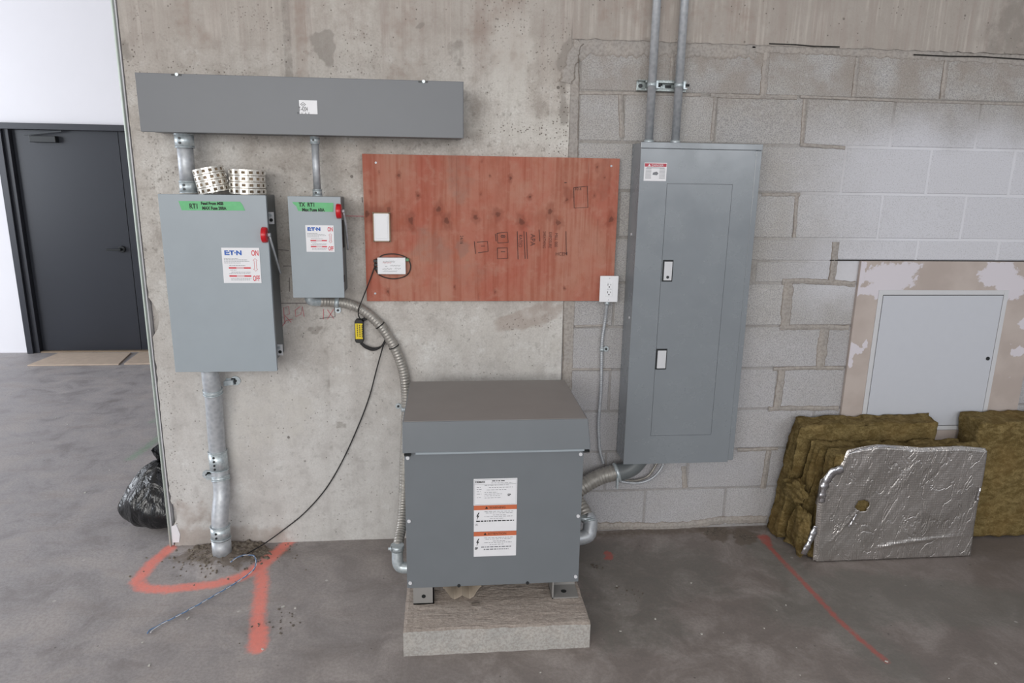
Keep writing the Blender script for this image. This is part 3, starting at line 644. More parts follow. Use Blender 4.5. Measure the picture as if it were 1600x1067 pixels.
# ------------------------------------------------------------------ garbage bag
def bag():
    b = thing('garbage_bag', 'shiny black garbage bag slumped on the floor behind the concrete wall end', 'bag', (-2.36, .26, 0))
    nu, nv = 72, 40; vs = []
    for j in range(nv + 1):
        v = j / nv; th = PI * v
        for i in range(nu):
            ph = 2 * PI * i / nu; r = math.sin(th) ** .75; z = (1 - math.cos(th)) / 2
            fold = 1 + .07 * math.sin(ph * 9 + 3 * z + 2 * hf((math.cos(ph), math.sin(ph), z), 2)) * z + .10 * hf((math.cos(ph) * 2, math.sin(ph) * 2, z * 3), 1.6)
            rad = .225 * r * (1 - .60 * z ** 1.5) * fold
            bxx, byy = -2.345 + rad * math.cos(ph), .24 + rad * math.sin(ph) * .9
            if byy < .27: bxx = min(bxx, -2.245)
            vs.append((bxx, byy, .002 + .32 * z + .006 * (z > .02) * hf((ph, z, 0), 6)))
    mb = MB(); mb.add(vs, [(j * nu + i, j * nu + (i + 1) % nu, (j + 1) * nu + (i + 1) % nu, (j + 1) * nu + i) for j in range(nv) for i in range(nu)], True)
    obj('bag_body', mb, 'bag', b)
    vs = []
    for j in range(15):
        v = j / 14; r = .035 + .055 * v ** 1.2
        for i in range(48):
            ph = 2 * PI * i / 48; rr = r * (1 + .22 * math.sin(ph * 7 + v * 3)); vs.append((-2.32 + .75 * rr * math.cos(ph) + .02 * v, .26 + rr * math.sin(ph), .300 + .09 * v + .02 * math.sin(ph * 3) * v))
    mb = MB(); mb.add(vs, [(j * 48 + i, j * 48 + (i + 1) % 48, (j + 1) * 48 + (i + 1) % 48, (j + 1) * 48 + i) for j in range(14) for i in range(48)], True)
    obj('bag_neck', mb, 'bag', b, recalc=False)
bag()

# ------------------------------------------------------------------ wireway
wy = -.203
w = thing('wireway', 'long grey steel wireway box across the top of the concrete wall', 'wireway', (-1.497, 0, 1.83))
x0, x1, z0, z1 = -2.10, -.890, 1.829, 2.038
body = MB().box(x0 + .003, x1 - .003, wy + .004, -.008, z0 + .004, z1 - .004); obj('trough', body, 'wireway_gray', w, .002)
cv = MB().box(x0, x1, wy - .001, wy + .004, z0, z1); cv.box(x0, x1, wy, wy + .018, z1 - .002, z1); cv.box(x0, x1, wy, wy + .018, z0, z0 + .002); cv.box(x1 - .002, x1, wy, wy + .012, z0, z1); obj('front_cover', cv, 'wireway_gray', w, .001)
lb = obj('rating_label', MB().box(*sorted((W(459, 0, wy).x, W(488, 0, wy).x)), wy - .0022, wy - .001, W(474, 178, wy).z, W(474, 156.5, wy).z), 'white_sticker', w)
lx, lz = W(473.5, 160, wy).x, W(474, 172, wy).z
dm = MB()
for s_, a in ((.0100, .0012),):
    for k in range(4):
        p1 = (lx + s_ * math.cos(k * PI / 2), lz + .0205 + .7 * s_ * math.sin(k * PI / 2)); p2 = (lx + s_ * math.cos((k + 1) * PI / 2), lz + .0205 + .7 * s_ * math.sin((k + 1) * PI / 2)); ribbon(dm, [p1, p2], .0014, wy - .0026)
ribbon(dm, [(lx - .004, lz + .0205), (lx + .004, lz + .0205)], .002, wy - .0026)
obj('printed_emblem', dm, 'ink_black', lb, recalc=False)
text('lettering', 'T-4204', .023, lx, wy - .0026, lz - .004, 'ink_black', lb, sx=.50, align='CENTER')
text('lettering', 'D  U  A  E', .009, lx, wy - .0026, lz - .0145, 'ink_black', lb, sx=1.2, align='CENTER')
for px in (276, 661):
    c = W(px, 120 if px < 400 else 127, wy); sc = MB().box(c.x - .018, c.x + .018, wy - .003, wy + .006, z1 - .007, z1 - .001)
    cl = obj('cover_slot', sc, 'black_plastic', w); obj('clip_screw', MB().cyl((c.x + .002, wy - .006, z1 - .003), (c.x + .002, wy + .002, z1 - .003), .006, seg=10), 'bright_zinc', cl)

# ------------------------------------------------------------------ conduit helpers
def coupling(parent, a, b, r, holes=2, name='coupling', front=True):
    a, b = Vector(a), Vector(b); d = (b - a).normalized()
    c = obj(name, MB().cyl(a, b, r, seg=28).cyl(a, a + d * .004, r * 1.05, seg=28).cyl(b - d * .004, b, r * 1.05, seg=28), 'bright_zinc', parent)
    L = (b - a).length
    for k in range(holes):
        p_ = a + d * (L * (k + 1) / (holes + 1)) + Vector((-.15 * r, -r, 0))
        obj('set_screw', MB().cyl(p_ + Vector((0, .003, 0)), p_ - Vector((0, .003, 0)), min(.0048, r * .25), seg=10), 'dark_steel', c)
    return c
# thick conduit wireway -> large switch
p0, p1 = W(288, 209, -.11), W(291, 303, -.11); cx = -2.045; cy = -.12
v0 = W(289, 215, cy); v1 = W(293.5, 295, cy)
cx0 = (v0.x + v1.x) / 2 
t_ = thing('steel_conduit', 'thick short galvanised conduit between wireway and large switch box', 'conduit', (cx0, cy, 1.60), 'conduits dropping from the wireway')
obj('pipe', MB().cyl((cx0, cy, 1.602), (cx0, cy, 1.829), .030, seg=28), 'galvanised', t_)
coupling(t_, (cx0, cy, 1.828), (cx0, cy, 1.775), .0355); coupling(t_, (cx0, cy, 1.65), (cx0, cy, 1.602), .0335)
cy = -.12; v0 = W(493, 240, cy); cx1 = v0.x
t_ = thing('steel_conduit', 'thin short galvanised conduit between wireway and small switch box', 'conduit', (cx1, cy, 1.596), 'conduits dropping from the wireway')
obj('pipe', MB().cyl((cx1, cy, 1.597), (cx1, cy, 1.829), .0145, seg=20), 'galvanised', t_)
coupling(t_, (cx1, cy, 1.828), (cx1, cy, 1.800), .0185, 1); coupling(t_, (cx1, cy, 1.624), (cx1, cy, 1.597), .0185, 1)

# ------------------------------------------------------------------ safety switches
def label_switch(parent, x0, x1, z0, z1, y, faded=False, tilt=0):
    lb = obj('warning_label', MB().box(x0, x1, y - .0016, y, z0, z1), 'white_sticker', parent)
    w, h = x1 - x0, z1 - z0; yy = y - .0022
    text('brand_lettering', 'E:T·N', h * .17, x0 + w * .07, yy, z0 + h * .80, 'ink_blue', lb, sx=1.15 * w / h, bold=.0012)
    text('on_lettering', 'ON', h * .22, x0 + w * .78, yy, z0 + h * .78, 'ink_red', lb, sx=.58, bold=.0006)
    text('off_lettering', 'OFF', h * .22, x0 + w * .78, yy, z0 + h * .06, 'ink_red', lb, sx=.50, bold=.0006)
    ar = MB(); cx = x0 + w * .87; a, b = z0 + h * .70, z0 + h * .34; s_ = w * .06
    ribbon(ar, [(cx - s_ * .45, b + s_), (cx - s_ * .45, a - s_), (cx - s_, a - s_), (cx, a), (cx + s_, a - s_), (cx + s_ * .45, a - s_), (cx + s_ * .45, b + s_), (cx + s_, b + s_), (cx, b), (cx - s_, b + s_), (cx - s_ * .45, b + s_)], .0012, yy)
    obj('arrow_print', ar, 'ink_red', lb, recalc=False)
    rb = MB()
    for zz in (.43, .20):
        rb.box(x0 + w * .16, x0 + w * .74, yy - .0001, yy, z0 + h * (zz - .022), z0 + h * (zz + .022))
    obj('red_band', rb, 'ink_red', lb)
    for zz in (.43, .20): obj('band_print', MB().box(x0 + w * .36, x0 + w * .56, yy - .0004, yy - .0002, z0 + h * (zz - .014), z0 + h * (zz + .014)), 'off_white', lb)
    fp = MB()
    for k, (zz, a, b) in enumerate([(.70, .05, .42), (.66, .05, .66), (.62, .05, .72), (.57, .05, .48), (.50, .18, .6), (.37, .18, .36), (.31, .22, .74), (.27, .16, .72), (.13, .2, .74), (.09, .2, .7)]):
        xx = a
        while xx < b:
            L = random.uniform(.02, .06); fp.box(x0 + w * xx, x0 + w * min(b, xx + L), yy - .0001, yy, z0 + h * (zz - .006), z0 + h * (zz + .006)); xx += L + .012
    obj('fine_print', fp, 'ink_grey', lb); 
    return lb
def tape(parent, pts, y, lines):
    n = len(pts); q = [W(a, b, y) for a, b in pts]; mb = MB().prism([(v.x, v.z) for v in q], y - .0012, y - .0002)
    tp = obj('green_tape', mb, 'green_tape', parent)
    for s_, size, px, py, rot, sx in lines:
        v = W(px, py, y - .002); text('handwriting', s_, size, v.x, y - .002, v.z, 'ink_black', tp, rot=rot, sx=sx, bold=.0007)
    return tp

# large switch
BY = -.255; bx0, bx1, bz0, bz1 = -2.042, -1.647, .903, 1.601
sw = thing('safety_switch', 'large grey steel switch box with red handle and white label, left of the small one', 'switch box', (-1.845, 0, bz0), 'fused switch boxes on the concrete wall')
bd = MB(); bd.prism([(bx0 + .01, bz0 + .02), (bx1 - .022, bz0 + .02), (bx1 - .022, bz1 - .004), (bx0 + .01, bz1 - .004)], BY + .02, -.012)
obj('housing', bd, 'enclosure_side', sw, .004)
dr = MB(); dr.box(bx0, bx1, BY, BY + .004, bz0, bz1); dr.box(bx0, bx1, BY, BY + .03, bz1 - .003, bz1); dr.box(bx0, bx1, BY, BY + .03, bz0, bz0 + .003); dr.box(bx1 - .003, bx1, BY, BY + .022, bz0, bz1); dr.box(bx0, bx0 + .003, BY, BY + .03, bz0, bz1)
obj('cover_door', dr, 'enclosure_gray', sw, .003)
tape(sw, [(279, 314), (375, 315), (379, 320), (383, 329), (284, 328.5)], BY, [('RT1', .026, 296, 325.5, 0, .75), ('Feed From MSB', .0155, 314, 319.8, .0, .82), ('MAX Fuse 200A', .0165, 316, 327.3, .0, .80)])
lq = [W(345, 388, BY), W(405, 386, BY), W(409, 441, BY)]
label_switch(sw, lq[0].x + .002, lq[1].x, W(378, 442, BY).z, W(375, 387, BY).z, BY)
# handle: red knob and steel lever on the right side
def handle(parent, x, yk, zk, r, lever_end, th=.03):
    h = obj('handle_knob', MB().cyl((x - .004, yk, zk), (x - .004 + th, yk, zk), r, r * .93, seg=26), 'red_plastic', parent, .004)
    obj('knob_dimple', MB().cyl((x - .006, yk, zk), (x - .004, yk, zk), r * .3, seg=14), 'label_red', h)
    hub = MB().cyl((x + th - .004, yk, zk), (x + th + .008, yk, zk), .008, seg=12)
    hub.tube(spline([(x + th + .003, yk + .003, zk - .005), (x + th + .006, yk + .03, zk - .05), lever_end], 16), .0045, 8)
    obj('operating_lever', hub, 'galvanised', h)
kp = W(412, 367, BY - .01)
handle(sw, bx1 - .016, BY - .008, kp.z, .031, (bx1 + .012, -.14, 1.285), .020)
obj('lever_plate', MB().prism([(0, 0), (.001, 0), (.001, .001), (0, .001)], 0, .0001), 'enclosure_side', sw) if False else None
lp = MB().add([(bx1 - .018, BY + .02, 1.50), (bx1 - .018, BY + .02, 1.24), (bx1 - .018, -.10, 1.24), (bx1 - .018, -.10, 1.34), (bx1 - .012, BY + .02, 1.50), (bx1 - .012, BY + .02, 1.24), (bx1 - .012, -.10, 1.24), (bx1 - .012, -.10, 1.34)], [(0, 1, 2, 3), (7, 6, 5, 4), (0, 4, 5, 1), (1, 5, 6, 2), (2, 6, 7, 3), (3, 7, 4, 0)])
obj('lever_guard', lp, 'enclosure_side', sw)
for px, py in ((423, 341), (437, 548)):
    z_ = W(px, py, -.15).z; xq = W(px, py, -.13).x; lt_ = obj('latch', MB().box(xq - .013, xq + .014, -.136, -.132, z_ - .024, z_ + .024), 'off_white', sw, .001)
    obj('latch_hole', MB().cyl((xq + .003, -.138, z_ - .008), (xq + .003, -.135, z_ - .008), .007, seg=12), 'black_plastic', lt_)
    obj('latch_screw', MB().cyl((xq, -.141, z_ + .011), (xq, -.136, z_ + .011), .006, seg=10), 'bright_zinc', lt_)
# small switch
SY = -.185; sx0, sx1, sz0, sz1 = -1.580, -1.376, 1.193, 1.597
ss = thing('safety_switch', 'small grey steel switch box with red knob beside the plywood board', 'switch box', (-1.478, 0, sz0), 'fused switch boxes on the concrete wall')
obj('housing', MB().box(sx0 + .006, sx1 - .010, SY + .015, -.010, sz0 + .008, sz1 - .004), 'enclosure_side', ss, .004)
dr = MB(); dr.box(sx0, sx1, SY, SY + .003, sz0, sz1); dr.box(sx0, sx1, SY, SY + .02, sz1 - .002, sz1); dr.box(sx0, sx1, SY, SY + .02, sz0, sz0 + .002); dr.box(sx1 - .002, sx1, SY, SY + .016, sz0, sz1); dr.box(sx0, sx0 + .002, SY, SY + .02, sz0, sz1)
obj('cover_door', dr, 'enclosure_gray', ss, .0025)
tape(ss, [(456.5, 315.5), (521, 317), (520.5, 331), (466, 329.5), (463, 322), (459, 319)], SY, [('TX  RT1', .022, 467, 322.6, 0, .80), ('Max Fuse 60A', .0175, 472, 329.9, 0, .86)])
label_switch(ss, W(478, 370, SY).x, W(522, 370, SY).x, W(500, 393.5, SY).z, W(500, 352, SY).z, SY)
kp = W(532, 330, SY - .01)
handle(ss, sx1 - .012, SY - .008, kp.z, .030, (sx1 + .010, -.09, 1.38), .020)
lp = MB().box(sx1 - .010, sx1 - .004, SY + .02, -.09, 1.39, 1.50); obj('lever_guard', lp, 'gap_dark', ss)
lt_ = obj('latch', MB().box(sx1 - .012, sx1 + .002, SY + .004, SY + .030, 1.255, 1.285), 'dark_steel', ss, .002)

# ------------------------------------------------------------------ rolls of perforated strapping on the large box
def roll(name_label, c, r, h, tilt, az):
    o = thing('strap_roll', name_label, 'strap roll', c, 'rolls of strapping on the large switch box')
    mat_r = Matrix.Rotation(tilt, 3, 'Y') @ Matrix.Rotation(az, 3, 'Z'); c = Vector(c)
    rows = 4; pitch = h / rows; seg = 60
    for k in range(rows):
        mb = MB()
        for rr, ph in ((r, 0),):
            zs_ = [k * pitch + .0012, k * pitch + pitch * .26, k * pitch + pitch * .70, (k + 1) * pitch - .0012]
            wob = random.uniform(-.0015, .0015); idx = {}
            vs = []; 
            for z_ in zs_:
                for i in range(seg):
                    t2 = 2 * PI * i / seg + ph; vs.append(c + mat_r @ Vector(((rr + wob) * math.cos(t2), (rr + wob) * math.sin(t2), z_)))
            fs = []
            for j in range(3):
                for i in range(seg):
                    if j == 1 and rr == r and i % 4 in (0, 1): continue
                    a = j * seg + i; b = j * seg + (i + 1) % seg; fs.append((a, b, b + seg, a + seg))
            mb.add(vs, fs, False)
        q = obj('perforated_strap', mb, 'strap_silver', o, recalc=False); sm = q.modifiers.new('solid', 'SOLIDIFY'); sm.thickness = .0012
    cy_ = MB().cyl(c + mat_r @ Vector((0, 0, .003)), c + mat_r @ Vector((0, 0, h - .004)), r * .945, seg=40); obj('inner_wraps', cy_, 'rust_tan', o)
ra = W(332, 300, -.17); rb_ = W(388, 302, -.17)
roll('left tilted roll of bright perforated steel strapping on the large switch box', (W(333, 300, -.17).x, -.15, 1.605), .060, .098, -.20, .4)
roll('right upright roll of bright perforated steel strapping on the large switch box', (W(387, 300, -.15).x, -.145, 1.602), .068, .096, 0.02, 1.3)

# ------------------------------------------------------------------ lower thick conduit into the floor
def offset_conduit():
    o = thing('steel_conduit', 'thick galvanised conduit running from the large switch box down into the floor', 'conduit', (-1.97, -.13, .02))
    c0 = W(329, 590, -.10); ca = W(331.5, 620, -.09); cb = W(338.5, 690, -.06); cc = W(343.5, 750, -.06); ce = W(348, 790, -.085)
    base = Vector((-1.968, -.128, .0)); 
    P = [(c0.x, -.10, .93), (c0.x + .001, -.10, .82), (ca.x + .004, -.085, .74), (cb.x, -.06, .56), (cc.x, -.055, .42), (ce.x - .002, -.075, .30), (base.x, -.12, .18), (base.x, -.128, .02)]
    ps = spline(P, 70); obj('pipe', MB().tube(ps, .0355, 28), 'galvanised', o)
    coupling(o, (c0.x, -.10, .905), (c0.x, -.10, .868), .041, 1)
    a = Vector(ps[int(70 * .49)]); 
    def at(z):
        for i in range(69):
            if ps[i].z >= z >= ps[i + 1].z: return ps[i], (ps[i + 1] - ps[i]).normalized()
    q, d = at(.43); coupling(o, q - d * .045, q + d * .045, .0395, 4)
    q, d = at(.115); coupling(o, q - d * .03, q + d * .03, .041, 2)
    q, d = at(.07); obj('sleeve', MB().cyl(q - d * .02, q + d * .066, .041, seg=28), 'galvanised', o)
    for z_, s_ in ((.765, 1), (.345, -1)):
        q, d = at(z_); st = MB().cyl(q - d * .011, q + d * .011, .0385, seg=28); 
        for e_ in (-.008, .008): st.cyl(q + d * (e_ - .002), q + d * (e_ + .002), .0405, seg=28)
        k = obj('pipe_strap', st, 'bright_zinc', o)
        x_ = q.x + s_ * .038; zt = z_ + (.024 if s_ > 0 else .004)
        lug = MB().obox((x_ + s_ * .012, -.024 + (q.y + .05) * 0, zt), (1, 0, .1), (0, 1, 0), (0, 0, 1), .02, .014, .010); lug.cyl((x_ + s_ * .036, -.014, zt + .004), (x_ + s_ * .036, -.010, zt + .004), .021, seg=18); lug.box(x_ - .004, x_ + s_ * .036, -.014, -.010, zt - .012, zt + .016)
        obj('strap_lug', lug, 'bright_zinc', k)
        obj('strap_screw', MB().cyl((x_ + s_ * .036, -.020, zt + .004), (x_ + s_ * .036, -.014, zt + .004), .006, seg=10), 'dark_steel', k)
offset_conduit()
# mound of hand-packed grout where it enters the slab
def mound(x, y):
    d = math.hypot((x + 1.95) / 1.5, (y + .115)) / .14 + .35 * hf((x, y, 2), 9) + .15 * hf((x, y, 5), 30)
    z = .034 * max(0, 1 - d) ** .6 + (.012 * hf((x, y, 0), 32) + .008 * hf((x, y, 3), 80)) * min(1, max(0, 1.25 - d) * 2) - (.004 + .02 * max(0, d - 1))
    return (x, min(y, -.012), z)
fo_ = bpy.data.objects['floor']
grid_mesh('grout_mound', list(np.arange(-2.24, -1.66, .005)), list(np.arange(-.30, -.005, .005)), mound, 'grout', fo_)
# crumbled grout round its foot
gm = MB(); random.seed(5)
for k in range(150):
    a = random.uniform(0, 2 * PI); rr = abs(random.gauss(0, .09)) + .07; x, y = -1.968 + rr * math.cos(a) * 1.5, -.13 + rr * math.sin(a) * .8
    if y > -.015: y = -.02 - random.random() * .03
    s_ = random.uniform(.0015, .0045); hgt = .028 * max(0, 1 - math.hypot((x + 1.96) / 1.25, y + .13) / .17) ** .7
    gm.obox((x, y, hgt + s_ * .3), (math.cos(a * 3), math.sin(a * 3), .3), (-math.sin(a * 3), math.cos(a * 3), 0), (0, .2, 1), s_, s_ * random.uniform(.5, 1), s_ * .6)
g_ = obj('grout_crumbs', gm, 'grout', kind='stuff', origin=(-1.968, -.13, 0)); tag(g_, 'grey-brown broken grout crumbs round the foot of the thick conduit', 'rubble')

# ------------------------------------------------------------------ plywood board
px0, px1, pz0, pz1 = -1.303, -.216, 1.151, 1.767
PYF = -.028
def ply():
    o = thing('plywood_board', 'red-stained plywood backing board with faded mill stamps', 'board', ((px0 + px1) / 2, -.01, pz0))
    xs = list(np.linspace(px0 + .004, px1 - .001, 220)); zs = list(np.linspace(pz0, pz1, 126)); X, Z = np.meshgrid(xs, zs)
    kn = np.zeros_like(X); ha = np.zeros_like(X); gy = np.zeros_like(X)
    sc = 420 / 1600
    for a, b, r in [(240, 168, 8), (312, 435, 15), (355, 288, 8), (478, 370, 14), (525, 438, 15), (697, 418, 13), (832, 400, 14), (905, 184, 8), (972, 445, 16), (1020, 297, 7), (1142, 382, 14), (1190, 448, 15), (1420, 118, 8), (1242, 313, 8), (70, 266, 5), (123, 150, 4), (728, 278, 5), (735, 85, 4), (783, 170, 4), (573, 833, 5), (813, 860, 5), (1227, 840, 5), (1465, 180, 5), (1405, 288, 6), (175, 860, 7), (180, 370, 14), (1505, 430, 14), (50, 400, 16)]:
        v = W(560 + a * sc, 230 + b * sc, PYF); r_ = r * sc / 366
        kn = np.maximum(kn, ell_mask(X, Z, (v.x, v.z), r_ * .8, r_ * .95, 0, .6)); ha = np.maximum(ha, ell_mask(X, Z, (v.x, v.z), r_ * 1.6, r_ * 2.6, 0, 1.0) * .8)
    q = lambda a, b: tuple((lambda v: (v.x, v.z))(W(560 + a * sc, 230 + b * sc, PYF)))
    for ln in ([(585, 60), (588, 460)], [(1370, 70), (1368, 235)], [(1425, 430), (1420, 640)], [(715, 870), (716, 905)]): kn = np.maximum(kn, seg_mask(X, Z, [q(*t) for t in ln], .0006, .004) * .75)
    ha = np.maximum(ha, ell_mask(X, Z, q(100, 400), .05, .03, 0, 1) * .8); ha = np.maximum(ha, ell_mask(X, Z, q(1250, 280), .015, .03, 0, 1) * .9)
    ha = np.maximum(ha, seg_mask(X, Z, [q(190, 495), q(560, 485)], .002, .012) * .5); ha = np.maximum(ha, ell_mask(X, Z, q(1460, 200), .025, .09, 0, .8) * .6)
    gy = np.maximum(gy, ell_mask(X, Z, q(620, 600), .02, .035, 0, .9) * .9); gy = np.maximum(gy, ell_mask(X, Z, q(430, 600), .06, .06, 0, .9) * .7); gy = np.maximum(gy, ell_mask(X, Z, q(600, 180), .04, .09, 0, 1) * .6); gy = np.maximum(gy, ell_mask(X, Z, q(650, 760), .1, .04, 0, 1) * .5)
    fn = lambda x, z: (x, PYF + .0004 * hf((x, 0, z), 30), z)
    f = grid_mesh('board_face', xs, zs, fn, 'plywood', o, attrs={'knot': kn.ravel(), 'halo': ha.ravel(), 'grey': gy.ravel()})
    obj('board_core', MB().box(px0, px1, PYF + .0006, -.011, pz0 - .001, pz1 + .001), 'plywood', o)
    # stamps (sideways mill print)
    st = MB(); yy = PYF - .0012
    for c in ([(705, 565), (768, 560), (772, 620), (712, 628)], [(825, 512), (886, 505), (892, 566), (830, 570)], [(827, 600), (886, 598), (890, 660), (827, 664)], [(1282, 240), (1362, 232), (1366, 358), (1284, 362)]):
        c2 = c + [c[0]] if c[0][0] != 705 else c; st = MB(); ribbon(st, [q(*t) for t in c2], .0030, yy); obj('stamp_frame', st, 'ink_faded_dark', f, recalc=False)
    for ln in ([(945, 500), (950, 668)], [(985, 500), (992, 664)], [(1000, 505), (1006, 664)], [(690, 560), (697, 635)], [(1075, 490), (1080, 560)], [(1235, 500), (1238, 640)], [(1240, 210), (1225, 212)], [(815, 515), (820, 560)]): st = MB(); ribbon(st, [q(*t) for t in ln], .0028, yy); obj('stamp_line', st, 'ink_faded_dark', f, recalc=False)
    def sd(s_, size, a, b, sx=1.0, mat='ink_faded', rot=-PI / 2):
        u = q(a, b); text('stamp_lettering', s_, size, u[0], yy, u[1], mat, f, rot=rot, sx=sx)
    sd('8', .028, 848, 520, 1.0, 'ink_faded_dark'); sd('1', .028, 848, 612, 1.0, 'ink_faded_dark'); sd('1', .024, 730, 580, 1, 'ink_faded_dark'); sd('APA', .030, 1025, 515, .95, 'ink_faded'); sd('RATED', .022, 955, 520, .8)
    sd('SHEATHING', .018, 1100, 500, .75); sd('EXPOSURE', .018, 1135, 505, .8); sd('MILL 000', .018, 1170, 510, .9); sd('24/16', .02, 605, 525, .8, 'ink_faded_dark')
    u = q(1172, 645); text('stamp_lettering', 'HCEM', .022, u[0], yy, u[1], 'ink_faded', f, sx=.9); u = q(1285, 256); text('stamp_lettering', '30.4', .018, u[0], yy, u[1], 'ink_faded_dark', f)
    for a, b in ((104, 92), (1505, 112), (100, 870)): 
        u = q(a, b); obj('screw_head', MB().cyl((u[0], PYF - .002, u[1]), (u[0], PYF + .001, u[1]), .0045, seg=10), 'galvanised', o)
ply()
# cover plate on the plywood
a, b = W(582, 332, -.05), W(610, 378, -.05)
o = thing('blank_plate', 'white framed blank electrical plate near the left edge of the plywood', 'plate', ((a.x + b.x) / 2, -.029, b.z))
x0, x1, z0, z1 = a.x, b.x, b.z, a.z
f = MB(); f.box(x0, x1, -.048, -.0293, z0, z0 + .006); f.box(x0, x1, -.048, -.0293, z1 - .006, z1); f.box(x0, x0 + .006, -.048, -.0293, z0, z1); f.box(x1 - .006, x1, -.048, -.0293, z0, z1); obj('frame', f, 'rust_tan', o, .001)
obj('panel', MB().box(x0 + .004, x1 - .004, -.050, -.0293, z0 + .004, z1 - .004), 'white_plastic', o, .002); obj('inner_panel', MB().box(x0 + .010, x1 - .010, -.0525, -.05, z0 + .014, z1 - .010), 'white_plastic', o, .001)
# small white module with cable loop
a, b = W(589.5, 402.5, -.055), W(634, 428.5, -.055)
o = thing('network_adapter', 'small white handwritten box on the plywood, wrapped by a black cable loop', 'adapter', ((a.x + b.x) / 2, -.029, b.z))
obj('case', MB().box(a.x, b.x, -.057, -.0293, b.z, a.z), 'white_plastic', o, .002)
gp = W(637, 406, -.05); obj('green_terminal', MB().box(b.x + .0005, b.x + .014, -.052, -.0293, gp.z - .006, gp.z + .006), 'green_plastic', o, .001)
bk = MB()
for k in range(3): bk.box(a.x - .018 + .004 * k, a.x - .0005, -.045, -.0293, a.z - .022 - .016 * k, a.z - .010 - .016 * k)
obj('side_connector', bk, 'black_plastic', o, .001)
def scribble(name, x, z, L, h, y, mat, parent, n=9, seed=0, vertical=False):
    rn = random.Random(seed); ps = []
    for k in range(n * 2):
        u = L * k / (n * 2 - 1) + rn.uniform(-.2, .2) * L / n; w_ = (h if k % 2 else 0) * rn.uniform(.6, 1.1)
        ps.append((x + w_, z - u) if vertical else (x + u, z + w_))
    mb = MB(); ribbon(mb, ps, h * .16, y); obj(name, mb, mat, parent, recalc=False)
for k_, (px_, py_, px2_, h_, m_) in enumerate(((598, 410, 617, .0075, 'ink_black'), (598.5, 411.5, 611, .007, 'ink_red'), (602, 417, 605, .006, 'ink_black'), (610, 416, 625, .006, 'ink_black'), (598, 421, 612, .0055, 'ink_black'), (617, 420.5, 626, .006, 'ink_black'), (598, 424.6, 620, .005, 'ink_black'))):
    v = W(px_, py_, -.0575); v2_ = W(px2_, py_, -.0575); scribble('handwriting', v.x, v.z, v2_.x - v.x, h_, -.0578, m_, o, max(3, int((px2_ - px_) / 2)), k_)
# loop around it
lp = [W(*q, -.036) for q in [(590, 404), (600, 398), (618, 397), (634, 402), (641, 412), (640, 424), (632, 432), (616, 435.5), (600, 433), (590, 427), (585, 415)]]
o2 = thing('cable_loop', 'thin black cable looped round the small white adapter on the plywood', 'cable', tuple(lp[0]))
obj('cable', MB().tube(spline(lp + [W(588, 404, -.038)], 90), .0022, 8), 'black_rubber', o2)
# cable down to inline module
o = thing('inline_power_unit', 'small black inline unit with yellow label hanging on the concrete wall', 'power unit', tuple(W(561, 536, -.03)))
a, b = W(553.5, 500, -.05), W(568, 536, -.05)
pf = [(a.x + .003, b.z), (b.x - .006, b.z - .002), (b.x, b.z + .008), (b.x + .001, a.z - .010), (b.x - .005, a.z), (a.x + .006, a.z + .001), (a.x, a.z - .008), (a.x - .001, b.z + .010)]
obj('case', MB().prism(pf, -.046, -.0125), 'black_rubber', o, .003)
a2, b2 = W(554.8, 505.5, -.047), W(567, 529.5, -.047); lb = obj('yellow_label', MB().box(a2.x, b2.x, -.0475, -.0458, b2.z, a2.z), 'label_yellow', o)
for k in range(3):
    lp_ = MB()
    for j in range(7): lp_.box(a2.x + .007 + k * .010, a2.x + .011 + k * .010, -.0479, -.0476, a2.z - .009 - .008 * j - .002 * k, a2.z - .004 - .008 * j - .002 * k)
    obj('label_print', lp_, 'ink_black', lb)
o = thing('black_cable', 'thin black cable running down from adapter through coil to floor', 'cable', tuple(W(400, 862, -.1)))
pts = [W(*q, -.035) for q in [(586, 415), (578, 440), (567, 470)]] + [W(560.5, 480, -.10), W(560, 492, -.06), W(564, 499, -.03)]
obj('upper_run', MB().tube(spline([pts[0], W(577, 440, -.04), W(566, 468, -.075), W(560.5, 482, -.066), W(560, 492, -.04), W(563, 499, -.03)], 50), .0024, 8), 'black_rubber', o)
co = MB()
for k in range(3):
    dx = (k - 1) * 2.2
    co.tube(spline([W(q[0] + dx * .5, q[1] + dx * q[2], -.026 - .004 * k) for q in [(567, 500, .5), (575, 496, .8), (587, 496, .8), (596, 505, .3), (603.5, 517, 0), (603, 530, 0), (596, 541, -.4), (584, 545.5, -.8), (572, 542, -.6), (564, 536, -.2)]], 70), .0032, 8)
obj('coil', co, 'black_rubber', o)
dn = [W(602, 532, -.03), W(598, 543, -.03), W(589, 575, -.026), W(577, 620, -.02), W(560, 665, -.02), W(535, 720, -.02), W(508, 765, -.02), W(475, 802, -.02), W(440, 830, -.022)] + [G(415, 848, .035), G(395, 860, .032), G(378, 870, .034)]
obj('lower_run', MB().tube(spline(dn, 120), .0028, 8), 'black_rubber', o)
bl = [G(360, 878, .040), G(372, 870, .042), G(384, 867, .036), G(396, 868, .022), G(400, 876, .024), G(396, 890, .016), G(372, 908, .006), G(335, 930, .006), G(285, 958, .006), G(240, 981, .006), G(231, 989, .006)]
o = thing('blue_wire_pair', 'loose light blue twisted wires lying across the orange paint mark on the floor', 'wire', (bl[5].x, bl[5].y, 0))
sp = spline(bl, 160)
